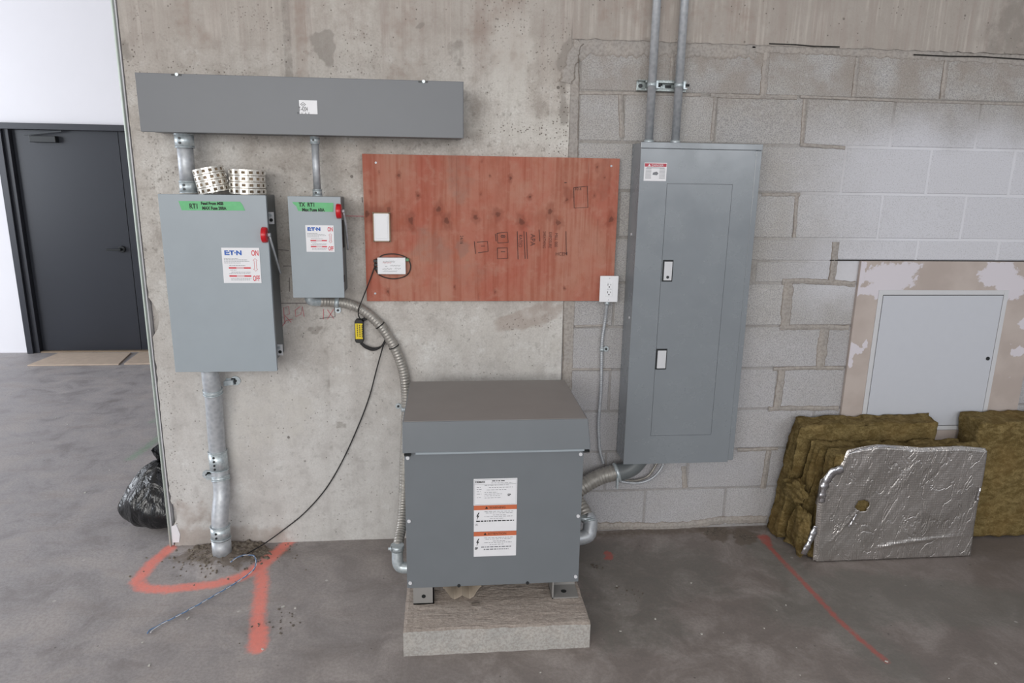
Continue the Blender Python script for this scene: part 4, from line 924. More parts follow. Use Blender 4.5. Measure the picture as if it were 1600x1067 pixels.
for s_, m_ in ((0, 'blue_wire'), (PI, 'off_white')):
    ps = [p_ + Vector((.002 * math.cos(i * .5 + s_), .002 * math.sin(i * .5 + s_), 0)) for i, p_ in enumerate(sp)]
    if s_: ps = ps[:-12] + [sp[-13] + Vector((.004, -.001 * k, 0)) + (sp[min(159, 147 + k)] - sp[147]) * .8 for k in range(12)]
    obj('wire_strand', MB().tube(ps, .0024 if not s_ else .0018, 6), m_, o)

# ------------------------------------------------------------------ flexible conduit
def flex(mb_name, pts, r, parent, pitch=.013, amp=.10, mat='flex_steel', seg=20):
    L = plen(spline(pts, 60)); n = int(L / pitch) * 5; ps = spline(pts, n)
    rf = lambda i: r * (1 + amp * (.5 - .5 * math.cos(2 * PI * i / 5)) - amp)
    return obj(mb_name, MB().tube(ps, r, seg, rf), mat, parent), ps
def band(parent, ps, frac, r, mat='bright_zinc', L=.009, name='pipe_strap', lug=None):
    i = int(frac * (len(ps) - 1)); q = Vector(ps[i]); d = (Vector(ps[min(i + 3, len(ps) - 1)]) - Vector(ps[max(0, i - 3)])).normalized()
    k = obj(name, MB().cyl(q - d * L, q + d * L, r, seg=24), mat, parent)
    if lug:
        lx, lz = lug; c = Vector((q.x + lx, -.013, q.z + lz))
        m = MB().box(min(q.x, c.x) - .004 if lx else c.x - .012, max(q.x, c.x) + .004 if lx else c.x + .012, -.015, -.011, min(q.z, c.z) - .008, max(q.z, c.z) + .008)
        m.cyl((c.x, -.016, c.z), (c.x, -.011, c.z), .013, seg=16); obj('strap_lug', m, 'bright_zinc', k)
        obj('strap_screw', MB().cyl((c.x, -.021, c.z), (c.x, -.016, c.z), .005, seg=10), 'dark_steel', k)
    return k
o = thing('flexible_conduit', 'ribbed steel flexible conduit arching from the small switch box down to the transformer', 'conduit', tuple(W(620, 560, -.03)))
pts = [W(500, 471, -.06), W(518, 471.5, -.042), W(540, 474, -.036), W(566, 484, -.036), W(590, 504, -.036), W(608, 528, -.036), W(622, 556, -.036), W(631, 585, -.036), W(634.5, 620, -.04), W(634.5, 660, -.06), W(632, 720, -.12), W(630, 780, -.18), W(627.5, 820, -.26), W(623, 845, -.33), W(621, 862, -.37)]
_, ps = flex('flex_hose', pts, .0225, o)
band(o, ps, .055, .0245, lug=(0.0, -.04)); band(o, ps, .52, .0245, lug=(-.038, .004))
for fr_ in (.215, .30): band(o, ps, fr_, .0240, 'zip_black', .0022, 'zip_tie')
obj('box_connector', MB().tube(spline([W(483, 462, -.09), W(486, 470, -.085), W(500, 471, -.06)], 14), .020, 18).cyl(W(483, 459, -.09), W(483, 464, -.09), .027), 'bright_zinc', o)
e0, e1, e2 = W(621, 858, -.37), W(621.5, 878, -.38), W(634, 887, -.39)
obj('elbow_connector', MB().tube(spline([e0, e1, W(627, 886, -.385), Vector((-1.112, -.39, e2.z))], 18), .024, 18).cyl(e0 - Vector((0, 0, .004)), e0 + Vector((0, 0, .02)), .028), 'bright_zinc', o)
sc = W(612, 858, -.37); obj('connector_screw', MB().cyl((sc.x + .012, -.385, sc.z + .01), (sc.x - .012, -.39, sc.z + .014), .006, seg=10).cyl((sc.x - .004, -.387, sc.z + .012), (sc.x + .001, -.387, sc.z + .012), .011, seg=10), 'bright_zinc', o)

# ------------------------------------------------------------------ outlet
a, b = W(938, 431, -.06), W(965.5, 472, -.06); ox0, ox1, oz0, oz1 = a.x, b.x - .002, b.z, a.z
o = thing('power_outlet', 'white double power outlet in its box at the lower right corner of the plywood', 'outlet', ((ox0 + ox1) / 2, -.0, oz0))
obj('outlet_box', MB().box(ox0 + .006, ox1 - .004, -.056, -.0295, oz0 + .003, oz1 - .003), 'off_white', o, .003)
obj('face_plate', MB().box(ox0, ox1, -.062, -.056, oz0, oz1), 'white_plastic', o, .003)
cx = (ox0 + ox1) / 2; cz = (oz0 + oz1) / 2; rc = obj('receptacle', MB().box(cx - .016, cx + .016, -.0645, -.062, cz - .033, cz + .033), 'white_plastic', o, .001)
for s_ in (.017, -.017):
    m = MB().box(cx - .0075, cx - .0052, -.0649, -.0645, cz + s_ - .001, cz + s_ + .008); m.box(cx + .0052, cx + .0072, -.0649, -.0645, cz + s_, cz + s_ + .0065); m.cyl((cx, -.0649, cz + s_ - .007), (cx, -.0645, cz + s_ - .007), .0032, seg=10); obj('socket_slot', m, 'black_plastic', rc)
obj('test_button', MB().box(cx - .010, cx - .001, -.0653, -.0645, cz - .0025, cz + .0025).box(cx + .002, cx + .011, -.0653, -.0645, cz - .0025, cz + .0025), 'off_white', rc)
for s_ in (-1, 1): obj('plate_screw', MB().cyl((cx, -.063, cz + s_ * .048), (cx, -.0618, cz + s_ * .048), .0032, seg=10), 'off_white', o)
obj('box_connector', MB().cyl((cx - .002, -.045, oz0 - .014), (cx - .002, -.045, oz0 + .002), .011, seg=14), 'bright_zinc', o)
# armoured cable from outlet, round behind the big hose, to the panel
o = thing('armoured_cable', 'thin ribbed armoured cable dropping from the outlet and looping under the panel', 'cable', tuple(W(938, 600, -.02)))
pts = [W(948.5, 474, -.045), W(945.5, 500, -.022), W(941, 530, -.018), W(940, 560, -.018), W(939, 610, -.018), W(935.5, 660, -.018), W(937, 700, -.018), W(943, 724, -.02)]
_, ps = flex('upper_run', pts, .0075, o, .009, .12, 'galvanised', 10); band(o, ps, .285, .0095, lug=(.020, .002))
for nm, yy, pp in (('inner_loop', -.03, [(950, 742), (968, 748), (990, 751), (1012, 744), (1026, 724), (1028, 716)]), ('outer_loop', -.07, [(958, 747), (975, 753), (1000, 754), (1020, 746), (1034, 730), (1037, 716)])):
    flex(nm, [W(q[0], q[1], yy) for q in pp], .0070, o, .009, .12, 'galvanised' if nm == 'outer_loop' else 'flex_steel', 10)
# big hose panel -> transformer
o = thing('flexible_conduit', 'thick ribbed steel flexible conduit from under the tall panel to the transformer', 'conduit', tuple(W(940, 752, -.1)))
hy = -.085
pts = [W(968, 737, hy), W(950, 741, hy), W(935, 746, hy), W(915, 757, hy - .01), W(897, 776, hy - .03), (W(890, 800, -.12)), W(903, 806, -.14), W(912, 797, -.17)]
pts = [W(968, 737, hy), W(950, 741, hy), W(935, 746, hy), W(915, 757, hy - .01), W(890, 775, hy - .02), W(875, 795, -.12)]
_, ps = flex('upper_hose', pts, .0385, o, .015, .08, seg=26)
obj('panel_elbow', MB().tube(spline([W(963, 738, hy), W(975, 736, hy), W(990, 728, hy), W(1003, 712, hy), W(1006, 704, hy)], 24), .040, 24), 'enclosure_side', o)
q = W(961, 739, hy); q2 = W(966, 737.5, hy); obj('clamp_ring', MB().cyl(q, q2, .046, seg=24).box(q.x - .004, q.x + .004, hy - .055, hy - .035, q.z - .055, q.z + .0), 'bright_zinc', o)
_, ps = flex('lower_hose', [W(895, 770, -.16), W(903, 785, -.19), W(911, 797, -.22), W(915, 806, -.24)], .034, o, .014, .08, seg=24)
g0, g1, g2, g3 = W(914, 806, -.24), W(919, 818, -.255), W(920, 835, -.27), W(903, 846, -.29)
obj('elbow_connector', MB().tube(spline([g0, W(922, 812, -.245), W(921, 830, -.26), W(915, 838, -.27), Vector((-.46, -.28, W(903, 845, -.28).z))], 26), .032, 24), 'galvanised', o)
obj('clamp_ring', MB().cyl(g0 + Vector((0, 0, -.006)), g0 + Vector((0, 0, .010)), .041, seg=24).cyl(g0 + Vector((-.01, -.045, .0)), g0 + Vector((.035, -.045, .004)), .005, seg=10), 'bright_zinc', o)
q = W(912, 842, -.275); obj('lock_nut', MB().cyl((-.430, -.28, q.z - .002), (-.405, -.28, q.z - .002), .038, seg=8), 'bright_zinc', o)

# ------------------------------------------------------------------ tall panelboard
PY = -.150; a0, a1, c0, c1 = -.160, .358, .415, 1.831
o = thing('panelboard', 'tall grey electrical panel with long hinged door on the block wall', 'electrical panel', (.1, 0, c0))
bd = MB().box(a0 + .002, a1 - .001, PY + .008, -.004, c0 + .004, c1 - .001); obj('enclosure', bd, 'panel_gray', o, .002)
fl = MB().box(a0 - .001, a1 + .001, PY - .003, PY + .012, 1.808, c1 + .002); obj('top_trim', fl, 'panel_gray', o, .002)
fl = MB().box(.334, a1 + .001, PY + .001, PY + .010, c0 + .008, 1.807); obj('side_trim', fl, 'panel_gray', o, .002)
dx = [W(1042, 287, PY), W(1141, 288, PY), W(1113, 681, PY), W(1017, 680, PY)]
u0, u1, w0, w1 = (dx[0].x + dx[3].x) / 2, (dx[1].x + dx[2].x) / 2, dx[3].z - .001, dx[0].z
tr = MB(); tr.box(a0, u0 - .0013, PY - .002, PY + .004, c0, 1.8055); tr.box(u1 + .0013, .3325, PY - .002, PY + .004, c0, 1.8055); tr.box(u0 - .0013, u1 + .0013, PY - .002, PY + .004, w1 + .0013, 1.8055); tr.box(u0 - .0013, u1 + .0013, PY - .002, PY + .004, c0, w0 - .0013); obj('front_trim', tr, 'panel_gray', o)
obj('door_gap', MB().box(u0 - .0014, u1 + .0014, PY + .003, PY + .005, w0 - .0014, w1 + .0014), 'gap_dark', o)
do = obj('panel_door', MB().box(u0, u1, PY - .0022, PY + .002, w0, w1), 'panel_gray', o)
for (ax_, ay_), (bx_, by_) in (((1036.5, 406), (1049, 440)), ((1026, 545), (1039.5, 577))):
    p_, q_ = W(ax_, ay_, PY - .004), W(bx_, by_, PY - .004); xx0 = p_.x - .001; xx1 = q_.x + .003
    lt_ = obj('latch_bezel', MB().box(xx0, xx1, PY - .005, PY - .0022, q_.z, p_.z), 'black_plastic', do, .001)
    obj('latch_lever', MB().box(xx0 + .006, xx1 - .005, PY - .010, PY - .005, q_.z + .006, p_.z - .007), 'off_white', lt_, .001)
    if ay_ < 500: obj('key_lock', MB().cyl(((xx0 + xx1) / 2, PY - .012, q_.z + .020), ((xx0 + xx1) / 2, PY - .010, q_.z + .020), .0062, seg=12), 'dark_steel', lt_)
p_, q_ = W(1007.5, 254, PY - .003), W(1040.5, 283, PY - .003)
lb = obj('warning_label', MB().box(p_.x - .001, q_.x, PY - .0033, PY - .002, q_.z, p_.z), 'white_sticker', o); xx0, xx1, zz0, zz1 = p_.x - .001, q_.x, q_.z, p_.z; yy = PY - .0038; ww, hh = xx1 - xx0, zz1 - zz0
obj('red_band', MB().box(xx0 + .002, xx1 - .002, yy, yy + .0003, zz1 - hh * .22, zz1 - hh * .04), 'label_red', lb); text('lettering', '▲ DANGER', hh * .17, (xx0 + xx1) / 2, yy - .0003, zz1 - hh * .19, 'white_sticker', lb, align='CENTER')
fp = MB(); 
for k in range(9):
    zz = zz1 - hh * (.33 + .065 * k); fp.box(xx0 + .006, xx0 + ww * .32, yy, yy + .0002, zz - .0007, zz + .0007); fp.box(xx0 + ww * .68, xx1 - .006, yy, yy + .0002, zz - .0007, zz + .0007)
fp.box(xx0 + .01, xx1 - .01, yy, yy + .0002, zz1 - hh * .29, zz1 - hh * .26); obj('fine_print', fp, 'ink_grey', lb)
obj('pictogram', MB().prism([(xx0 + ww * .38, zz0 + hh * .34), (xx0 + ww * .58, zz0 + hh * .32), (xx0 + ww * .64, zz0 + hh * .42), (xx0 + ww * .56, zz0 + hh * .52), (xx0 + ww * .40, zz0 + hh * .46)], yy, yy + .0002), 'ink_grey', lb)
for ky, kz in ((-.07, 1.45), (-.11, 1.09)): obj('knockout', MB().cyl((a0 + .0018, ky, kz), (a0 - .001, ky, kz), .007, seg=10), 'off_white', o)

# conduits above it and the strut that holds them
for px_t, px_b, lab in ((1026, 1014, 'left of the two thin steel conduits rising from the panel, passing over the strut'), (1067, 1055.5, 'right of the two thin steel conduits rising from the panel, passing over the strut')):
    y_ = -.055; xa = W(px_b, 214, y_).x; o = thing('steel_conduit', lab, 'conduit', (xa, y_, 1.83), 'conduits rising from the panel')
    obj('pipe', MB().cyl((xa, y_, 1.832), (xa, y_, ZT), .0172, seg=22), 'galvanised', o)
    obj('lock_nut', MB().cyl((xa, y_, 1.831), (xa, y_, 1.846), .021, seg=12), 'bright_zinc', o)
sz = W(1035, 134, -.03).z; sx0_, sx1_ = W(997, 133, -.03).x, W(1072, 134, -.03).x
o = thing('strut_channel', 'short slotted steel strut fixed to the blocks, clamping both thin conduits', 'bracket', ((sx0_ + sx1_) / 2, 0, sz - .02))
st = MB().box(sx0_, sx1_, -.006, -.003, sz - .021, sz + .021); st.box(sx0_, sx1_, -.036, -.003, sz - .021, sz - .018); st.box(sx0_, sx1_, -.036, -.003, sz + .018, sz + .021); st.box(sx0_ + .03, sx1_, -.036, -.033, sz + .010, sz + .021); st.box(sx0_ + .03, sx1_, -.036, -.033, sz - .021, sz - .012)
obj('channel', st, 'strut_steel', o, .001)
obj('channel_bolt', MB().cyl((sx0_ + .016, -.012, sz), (sx0_ + .016, -.005, sz), .009, seg=6), 'dark_steel', o)
for k in range(2): obj('channel_slot', MB().box(sx0_ + .078 + .045 * k, sx0_ + .105 + .045 * k, -.0065, -.006, sz - .006, sz + .006), 'dark_steel', o)
for px_b in (1014, 1055.5):
    xa = W(px_b, 214, -.055).x; m = MB().cyl((xa, -.055, sz - .008), (xa, -.055, sz + .008), .0195, seg=20); m.box(xa + .014, xa + .030, -.075, -.034, sz - .016, sz - .012); m.box(xa + .012, xa + .020, -.078, -.034, sz - .013, sz + .013)
    k = obj('pipe_clamp', m, 'bright_zinc', o); obj('clamp_bolt', MB().cyl((xa + .02, -.066, sz), (xa + .040, -.066, sz), .005, seg=8), 'dark_steel', k)

# ------------------------------------------------------------------ transformer and pad
PZ = .102
xs = [-1.121, -1.0, -.8, -.6, -.443]; o = thing('concrete_pad', 'low rough concrete pad under the transformer', 'pad', (-.78, -.5, 0))
def pad_fn():
    nx, ny = 60, 60; vs = []; mb = MB()
    for j in range(ny + 1):
        for i in range(nx + 1):
            u, v = i / nx, j / ny; x = -1.122 + .679 * u; y = -.852 + .752 * v
            z = PZ + .0035 * hf((x * .5, y, 0), 16) + .0018 * hf((x, y, 1), 50)
            if j == 0: z -= .003 + .003 * abs(hf((x, 0, 0), 40)); 
            if i in (0, nx): z -= .003
            vs.append((x + (.003 * hf((0, y, 0), 20) if i in (0, nx) else 0), y + (.003 * hf((x, 0, 0), 20) if j == 0 else 0), z))
    n1 = nx + 1; fs = [(j * n1 + i, j * n1 + i + 1, (j + 1) * n1 + i + 1, (j + 1) * n1 + i) for j in range(ny) for i in range(nx)]
    rim = [i for i in range(n1)] + [j * n1 + nx for j in range(1, ny + 1)] + [ny * n1 + i for i in range(nx - 1, -1, -1)] + [j * n1 for j in range(ny - 1, 0, -1)]
    base = len(vs); vs += [(vs[i][0], vs[i][1], 0) for i in rim]; k = len(rim)
    fs += [(rim[i], base + i, base + (i + 1) % k, rim[(i + 1) % k]) for i in range(k)] + [tuple(base + i for i in range(k))]
    mb.add(vs, fs); return mb
obj('slab', pad_fn(), 'pad', o)
TY = -.695; tx0, tx1, tz0, tz1 = -1.114, -.462, .174, .725; TB = -.205
T = thing('transformer', 'large grey steel transformer cabinet with sloping-edged hood on the concrete pad', 'transformer', (-.788, -.45, PZ))
obj('cabinet', MB().box(tx0 + .006, tx1 - .006, TY + .004, TB, tz0 + .006, .815), 'transformer_gray', T, .002)
obj('front_panel', MB().box(tx0, tx1, TY - .001, TY + .004, tz0, tz1 - .004), 'transformer_gray', T, .001)
fl_ = .012; hx0, hx1 = tx0 - .004, tx1 + .010
hd = MB(); ht = .836; hb = .722
P = [(hx0 - .001, TY - fl_ - .006, hb), (hx1 + fl_, TY - fl_ - .006, hb), (hx1 + fl_, TB, hb), (hx0 - .001, TB, hb), (hx0, TY - .006, ht), (hx1, TY - .006, ht), (hx1, TB + .002, ht - .004), (hx0, TB + .002, ht - .004)]
hd.hexa(P); obj('hood', hd, 'transformer_gray', T, .003)
obj('hood_top', MB().box(hx0 + .004, hx1 - .004, TY - .002, TB, ht - .0015, ht + .0012), 'hood_gray', T, .001)
obj('hood_lip', MB().box(hx0 + .045, hx1 - .012, TY - fl_ - .008, TY - fl_ + .004, hb - .004, hb + .003), 'enclosure_gray', T)
for xq in (hx0 + .016, hx1 - .004): obj('vent_gap', MB().box(xq - .012, xq + .012, TY - fl_ - .0065, TY, hb - .010, hb - .002), 'black_plastic', T)
for xq in (tx0 + .012, tx1 - .012):
    for zq in (.700, .452, .198): obj('panel_screw', MB().cyl((xq, TY - .007, zq), (xq, TY, zq), .0068, seg=8), 'off_white', T)
for px_ in (717, 824): 
    q = W(px_, 912, TY); obj('earth_bolt', MB().cyl((q.x, TY - .006, tz0 + .004), (q.x, TY + .001, tz0 + .004), .006, seg=8), 'dark_steel', T)
foot = []
for xa, xb in ((-1.092, -1.014), (-.562, -.458)):
    for yb, ye in ((TY, TY + .09), (TB - .08, TB)):
        m = MB(); m.box(xa, xb, yb + .0, ye, PZ + .001, PZ + .006)
        if xa < -.9: m.box(xa, xb, yb, yb + .005, PZ + .001, tz0 + .012); m.box(xb - .005, xb, yb, ye, PZ + .001, tz0 + .01)
        else: m.box(xa, xa + .005, yb, ye, PZ + .001, tz0 + .01); m.box(xa, xb, ye - .005, ye, PZ + .001, tz0 + .01)
        k = obj('foot', m, 'hood_gray', T)
        cx_ = (xa + xb) / 2
        if xa < -.9: obj('foot_hole', MB().cyl((cx_, yb - .0006, PZ + .035), (cx_, yb + .001, PZ + .035), .008, seg=12), 'black_plastic', k)
        else: obj('foot_hole', MB().cyl((cx_, yb + .04, PZ + .006), (cx_, yb + .04, PZ + .0068), .011, seg=12), 'black_plastic', k)
# its stacked labels
p_, q_ = W(740.5, 748, TY), W(806, 867, TY); lx0, lx1 = p_.x - .001, q_.x; za, zb_ = p_.z, q_.z; H = za - zb_; yy = TY - .0012
lb = obj('rating_label', MB().box(lx0, lx1, TY - .0022, TY - .001, za - H * .335, za), 'white_sticker', T); yl = TY - .0028; WW = lx1 - lx0
fr_ = MB(); m_ = .004; ribbon(fr_, [(lx0 + m_, za - m_), (lx1 - m_, za - m_), (lx1 - m_, za - H * .325), (lx0 + m_, za - H * .325), (lx0 + m_, za - m_)], .0009, yl); ribbon(fr_, [(lx0 + m_, za - .022), (lx1 - m_, za - .022)], .0009, yl)
obj('border_print', fr_, 'ink_grey', lb, recalc=False)
text('lettering', 'DEMAX', .0105, lx0 + .006, yl, za - .016, 'ink_black', lb, sx=1.0, bold=.0004)
def prints(parent, rows, xa, xb, mat='ink_grey', t=.0008, ycoord=None):
    fp = MB()
    for zz, a, b in rows:
        xx = a
        while xx < b:
            L = random.uniform(.02, .09); fp.box(xa + (xb - xa) * xx, xa + (xb - xa) * min(b, xx + L), yl - .0001, yl, zz - t, zz + t); xx += L + .02
    obj('fine_print', fp, mat, parent)
prints(lb, [(za - .009, .42, .72)], lx0, lx1, 'ink_black', .0018)
prints(lb, [(za - .017, .4, .9), (za - .026, .25, .8), (za - .033, .07, .16), (za - .035, .35, .9), (za - .041, .07, .18), (za - .044, .3, .75), (za - .050, .07, .16), (za - .054, .25, .55), (za - .060, .07, .18), (za - .061, .25, .65), (za - .068, .25, .6), (za - .074, .08, .17), (za - .076, .25, .62)], lx0, lx1)
text('certification_mark', 'SP', .012, lx0 + WW * .78, yl, za - .070, 'ink_black', lb, align='LEFT', bold=.0004)
for zt_, zb2, word in ((za - H * .337, za - H * .672, '▲ WARNING'), (za - H * .675, zb_, '▲ ATTENTION')):
    l2 = obj('warning_label', MB().box(lx0 + .001, lx1, TY - .0022, TY - .001, zb2, zt_), 'white_sticker', T)
    obj('orange_band', MB().box(lx0 + .001, lx1, TY - .0026, TY - .0022, zt_ - .018, zt_), 'label_orange', l2)
    text('lettering', word, .0125, (lx0 + lx1) / 2, yl, zt_ - .0135, 'ink_black', l2, align='CENTER')
    bx_ = lx0 + .012; z_ = zt_ - .028
    obj('bolt_symbol', MB().prism([(bx_ + .006, z_), (bx_ - .002, z_ - .016), (bx_ + .003, z_ - .016), (bx_ - .001, z_ - .032), (bx_ + .009, z_ - .012), (bx_ + .004, z_ - .012), (bx_ + .010, z_)][::1], yl - .0001, yl), 'ink_black', l2)
    prints(l2, [(zt_ - .025, .25, .92), (zt_ - .031, .28, .9), (zt_ - .039, .45, .75), (zt_ - .045, .25, .9), (zt_ - .053, .38, .7)], lx0, lx1)
    if word[2] == 'W': prints(l2, [(zt_ - .063, .06, .94)], lx0, lx1, 'ink_black', .0022); text('certification_mark', 'UL', .010, lx0 + .005, yl, zt_ - .080, 'ink_black', l2)
    else: prints(l2, [(zt_ - .063, .18, .88), (zt_ - .073, .24, .82)], lx0, lx1, 'ink_grey', .0020); text('certification_mark', 'SP', .012, lx0 + .005, yl, zt_ - .072, 'ink_black', l2, bold=.0005)
# folded corrugated sheet pushed under it
o = thing('corrugated_offcut', 'small wavy tan sheet metal offcut under the transformer front', 'offcut', (-.93, -.66, PZ))
n = 60; vs = []; fs = []
qa, qb = W(692, 922, -.668), W(752, 921, -.668)
for j, (yf, ws) in enumerate(((-.678, 1.0), (-.44, .8))):
    for i in range(n + 1):
        u = i / n; x = qa.x + (qb.x - qa.x) * (.5 + (u - .5) * ws)
        wv = math.cos((u - .5) * 2 * PI * 1.0) if .5 < 1 else 0
        zc = -.5 * math.cos(4 * PI * u) - .5 if False else 0
        prof = (1 if u in (0, 1) else 0); h_ = float(np.interp(u, [0, .04, .12, .2, .3, .38, .5, .62, .7, .8, .88, .96, 1], [.050, .048, .032, .010, 0, .005, .017, .005, 0, .010, .032, .048, .050]))
        if j == 0: vs.append((x, yf, PZ + .006 + h_))
        else: vs.append((x, yf, PZ + .012 + h_ * .9))
for i in range(n): fs.append((i, i + 1, n + 2 + i, n + 1 + i))
k = obj('sheet', MB().add(vs, fs, True), 'brown_sheet', o, recalc=False); sm = k.modifiers.new('s', 'SOLIDIFY'); sm.thickness = .0015
q = G(743, 945, PZ); k = obj('wood_chip', MB().obox((q.x, q.y, PZ + .006), (1, .1, 0), (-.1, 1, 0), (0, 0, 1), .015, .004, .003), 'debris', origin=(q.x, q.y, PZ)); tag(k, 'small dark chip lying on the concrete pad', 'chip')

# ------------------------------------------------------------------ drywall patch with access panel
dl, drr, dzt, dzb = .944, 1.86, 1.331, .02
o = thing('drywall_patch', 'beige unpainted drywall patch with white filler smears on the block wall', 'drywall', ((dl + drr) / 2, 0, 0))
xs = list(np.linspace(dl, drr, 150)); zs = list(np.linspace(.02, dzt, 200)); X, Z = np.meshgrid(xs, zs); mud = np.zeros_like(X)
for (a, b), rx, rz in (((1395, 433), .10, .07), ((1380, 452), .06, .05), ((1565, 430), .105, .06), ((1578, 452), .07, .06), ((1345, 425), .022, .04), ((1340, 450), .016, .03), ((1350, 455), .02, .015), ((1335, 545), .035, .022), ((1328, 562), .014, .03), ((1352, 538), .012, .02), ((1590, 550), .03, .022), ((1600, 505), .02, .03)):
    c = xz(a, b, -.016); mud = np.maximum(mud, ell_mask(X, Z, c, rx * .8, rz * .8, 0, .8))
grid_mesh('drywall_face', xs, zs, lambda x, z: (x - .0 * z, -.0165, z), 'gypsum', o, attrs={'mud': mud.ravel()})
obj('drywall_core', MB().box(dl - .002, drr + .002, -.016, -.0015, .01, dzt + .001), 'gypsum', o)
ax0, ax1, az0, az1 = W(1374, 453, -.02).x, W(1577, 453, -.02).x, .50, W(1470, 453.5, -.02).z
o = thing('access_panel', 'white metal access panel door set in the beige drywall patch', 'access panel', ((ax0 + ax1) / 2, -.017, az0))
f = .022; fr_ = MB(); fr_.box(ax0, ax0 + f, -.0205, -.0168, az0, az1); fr_.box(ax1 - f, ax1, -.0205, -.0168, az0, az1); fr_.box(ax0 + f, ax1 - f, -.0205, -.0168, az1 - f, az1); fr_.box(ax0 + f, ax1 - f, -.0205, -.0168, az0, az0 + f)
obj('frame', fr_, 'off_white', o, .001); obj('frame_gap', MB().box(ax0 + f, ax1 - f, -.0178, -.0168, az0 + f, az1 - f), 'gap_dark', o)
dd = obj('door_leaf', MB().box(ax0 + f + .003, ax1 - f - .003, -.0205, -.0179, az0 + f + .003, az1 - f - .003), 'access_white', o)
q = W(1543, 560, -.02); obj('cam_lock', MB().cyl((q.x, -.0245, q.z), (q.x, -.0205, q.z), .009, seg=16).cyl((q.x, -.0255, q.z), (q.x, -.0245, q.z), .004, seg=10), 'dark_steel', dd)

# ------------------------------------------------------------------ insulation
def batt(name, label, c8, rough=.006, seed=0, nx=40, ny=10, nz=28, part='wool_core', group='mineral wool batts leaning on the block wall', parent=None, left=None):
    """c8: (bottom fl, fr, br, bl, top fl, fr, br, bl)"""
    c8 = [Vector(q) for q in c8]
    def P(u, v, w_):
        b = (c8[0].lerp(c8[1], u)).lerp(c8[3].lerp(c8[2], u), v); t = (c8[4].lerp(c8[5], u)).lerp(c8[7].lerp(c8[6], u), v); return b.lerp(t, w_)
    if parent is None:
        ctr = sum(c8[:4], Vector()) / 4; ctr.z = 0; parent = thing(name, label, 'insulation', tuple(ctr), group)
    bm = bmesh.new(); idx = {}
    def V(i, j, k):
        if (i, j, k) in idx: return idx[(i, j, k)]
        p_ = P(i / nx, j / ny, k / nz); ctr = P(.5, .5, .5); 
        onx, ony, onz = i in (0, nx), j in (0, ny), k in (0, nz); e_ = onx + ony + onz
        d = Vector(((-1 if i == 0 else 1) if onx else 0, (-1 if j == 0 else 1) if ony else 0, (-1 if k == 0 else 1) if onz else 0))
        h = rough * (1.6 * hf(p_, 14, seed) + 1.0 * hf(p_, 45, seed))
        if onx: h += rough * 1.4 * mn.noise(Vector((p_.y * 60 + seed, p_.z * 7, 0)))
        q = p_ + d.normalized() * (h - rough * 1.3 - (.007 if e_ >= 2 else 0))
        q.z = max(q.z, .002)
        idx[(i, j, k)] = bm.verts.new(q); return idx[(i, j, k)]
    for i in range(nx):
        for k in range(nz):
            for j, fl in ((0, 0), (ny, 1)):
                f = [V(i, j, k), V(i + 1, j, k), V(i + 1, j, k + 1), V(i, j, k + 1)]; bm.faces.new(f if not fl else f[::-1])
    for j in range(ny):
        for k in range(nz):
            for i, fl in ((0, 1), (nx, 0)):
                f = [V(i, j, k), V(i, j + 1, k), V(i, j + 1, k + 1), V(i, j, k + 1)]; bm.faces.new(f if not fl else f[::-1])
    for i in range(nx):
        for j in range(ny):
            for k, fl in ((0, 1), (nz, 0)):
                f = [V(i, j, k), V(i + 1, j, k), V(i + 1, j + 1, k), V(i, j + 1, k)]; bm.faces.new(f if not fl else f[::-1])
    off = OFF[parent.name]
    for v in bm.verts: v.co -= off
    for f in bm.faces: f.smooth = True
    me = bpy.data.meshes.new(part); bm.to_mesh(me); bm.free(); finish(me, part, 'wool', parent, 0, None, None); return parent
batt('insulation_batt', 'rear mineral wool batt of the left stack, tallest, against the blocks', [(.605, -.155, 0), (1.36, -.155, 0), (1.38, -.022, 0), (.60, -.03, 0), (.660, -.150, .585), (1.360, -.150, .592), (1.395, -.022, .605), (.69, -.028, .60)], .008, 1)
batt('insulation_batt', 'middle mineral wool batt of the left stack, ragged torn left end', [(.645, -.245, 0), (1.43, -.245, 0), (1.43, -.160, 0), (.625, -.160, 0), (.715, -.250, .515), (1.44, -.245, .515), (1.45, -.165, .525), (.705, -.165, .530)], .009, 9)
FY = -.345
B = batt('insulation_batt', 'front batt of the left stack with torn silver foil facing', [(.690, FY, 0), (1.465, FY, 0), (1.47, -.255, 0), (.675, -.250, 0), (.740, FY, .530), (1.465, FY, .525), (1.468, -.258, .545), (.735, -.258, .530)], .007, 17)
batt('insulation_batt', 'separate brown mineral wool batt at the right edge, behind the foil batt', [(1.560, -.205, 0), (2.50, -.205, 0), (2.50, -.03, 0), (1.56, -.03, 0), (1.522, -.195, .600), (2.50, -.195, .600), (2.50, -.030, .612), (1.525, -.030, .612)], .007, 25)
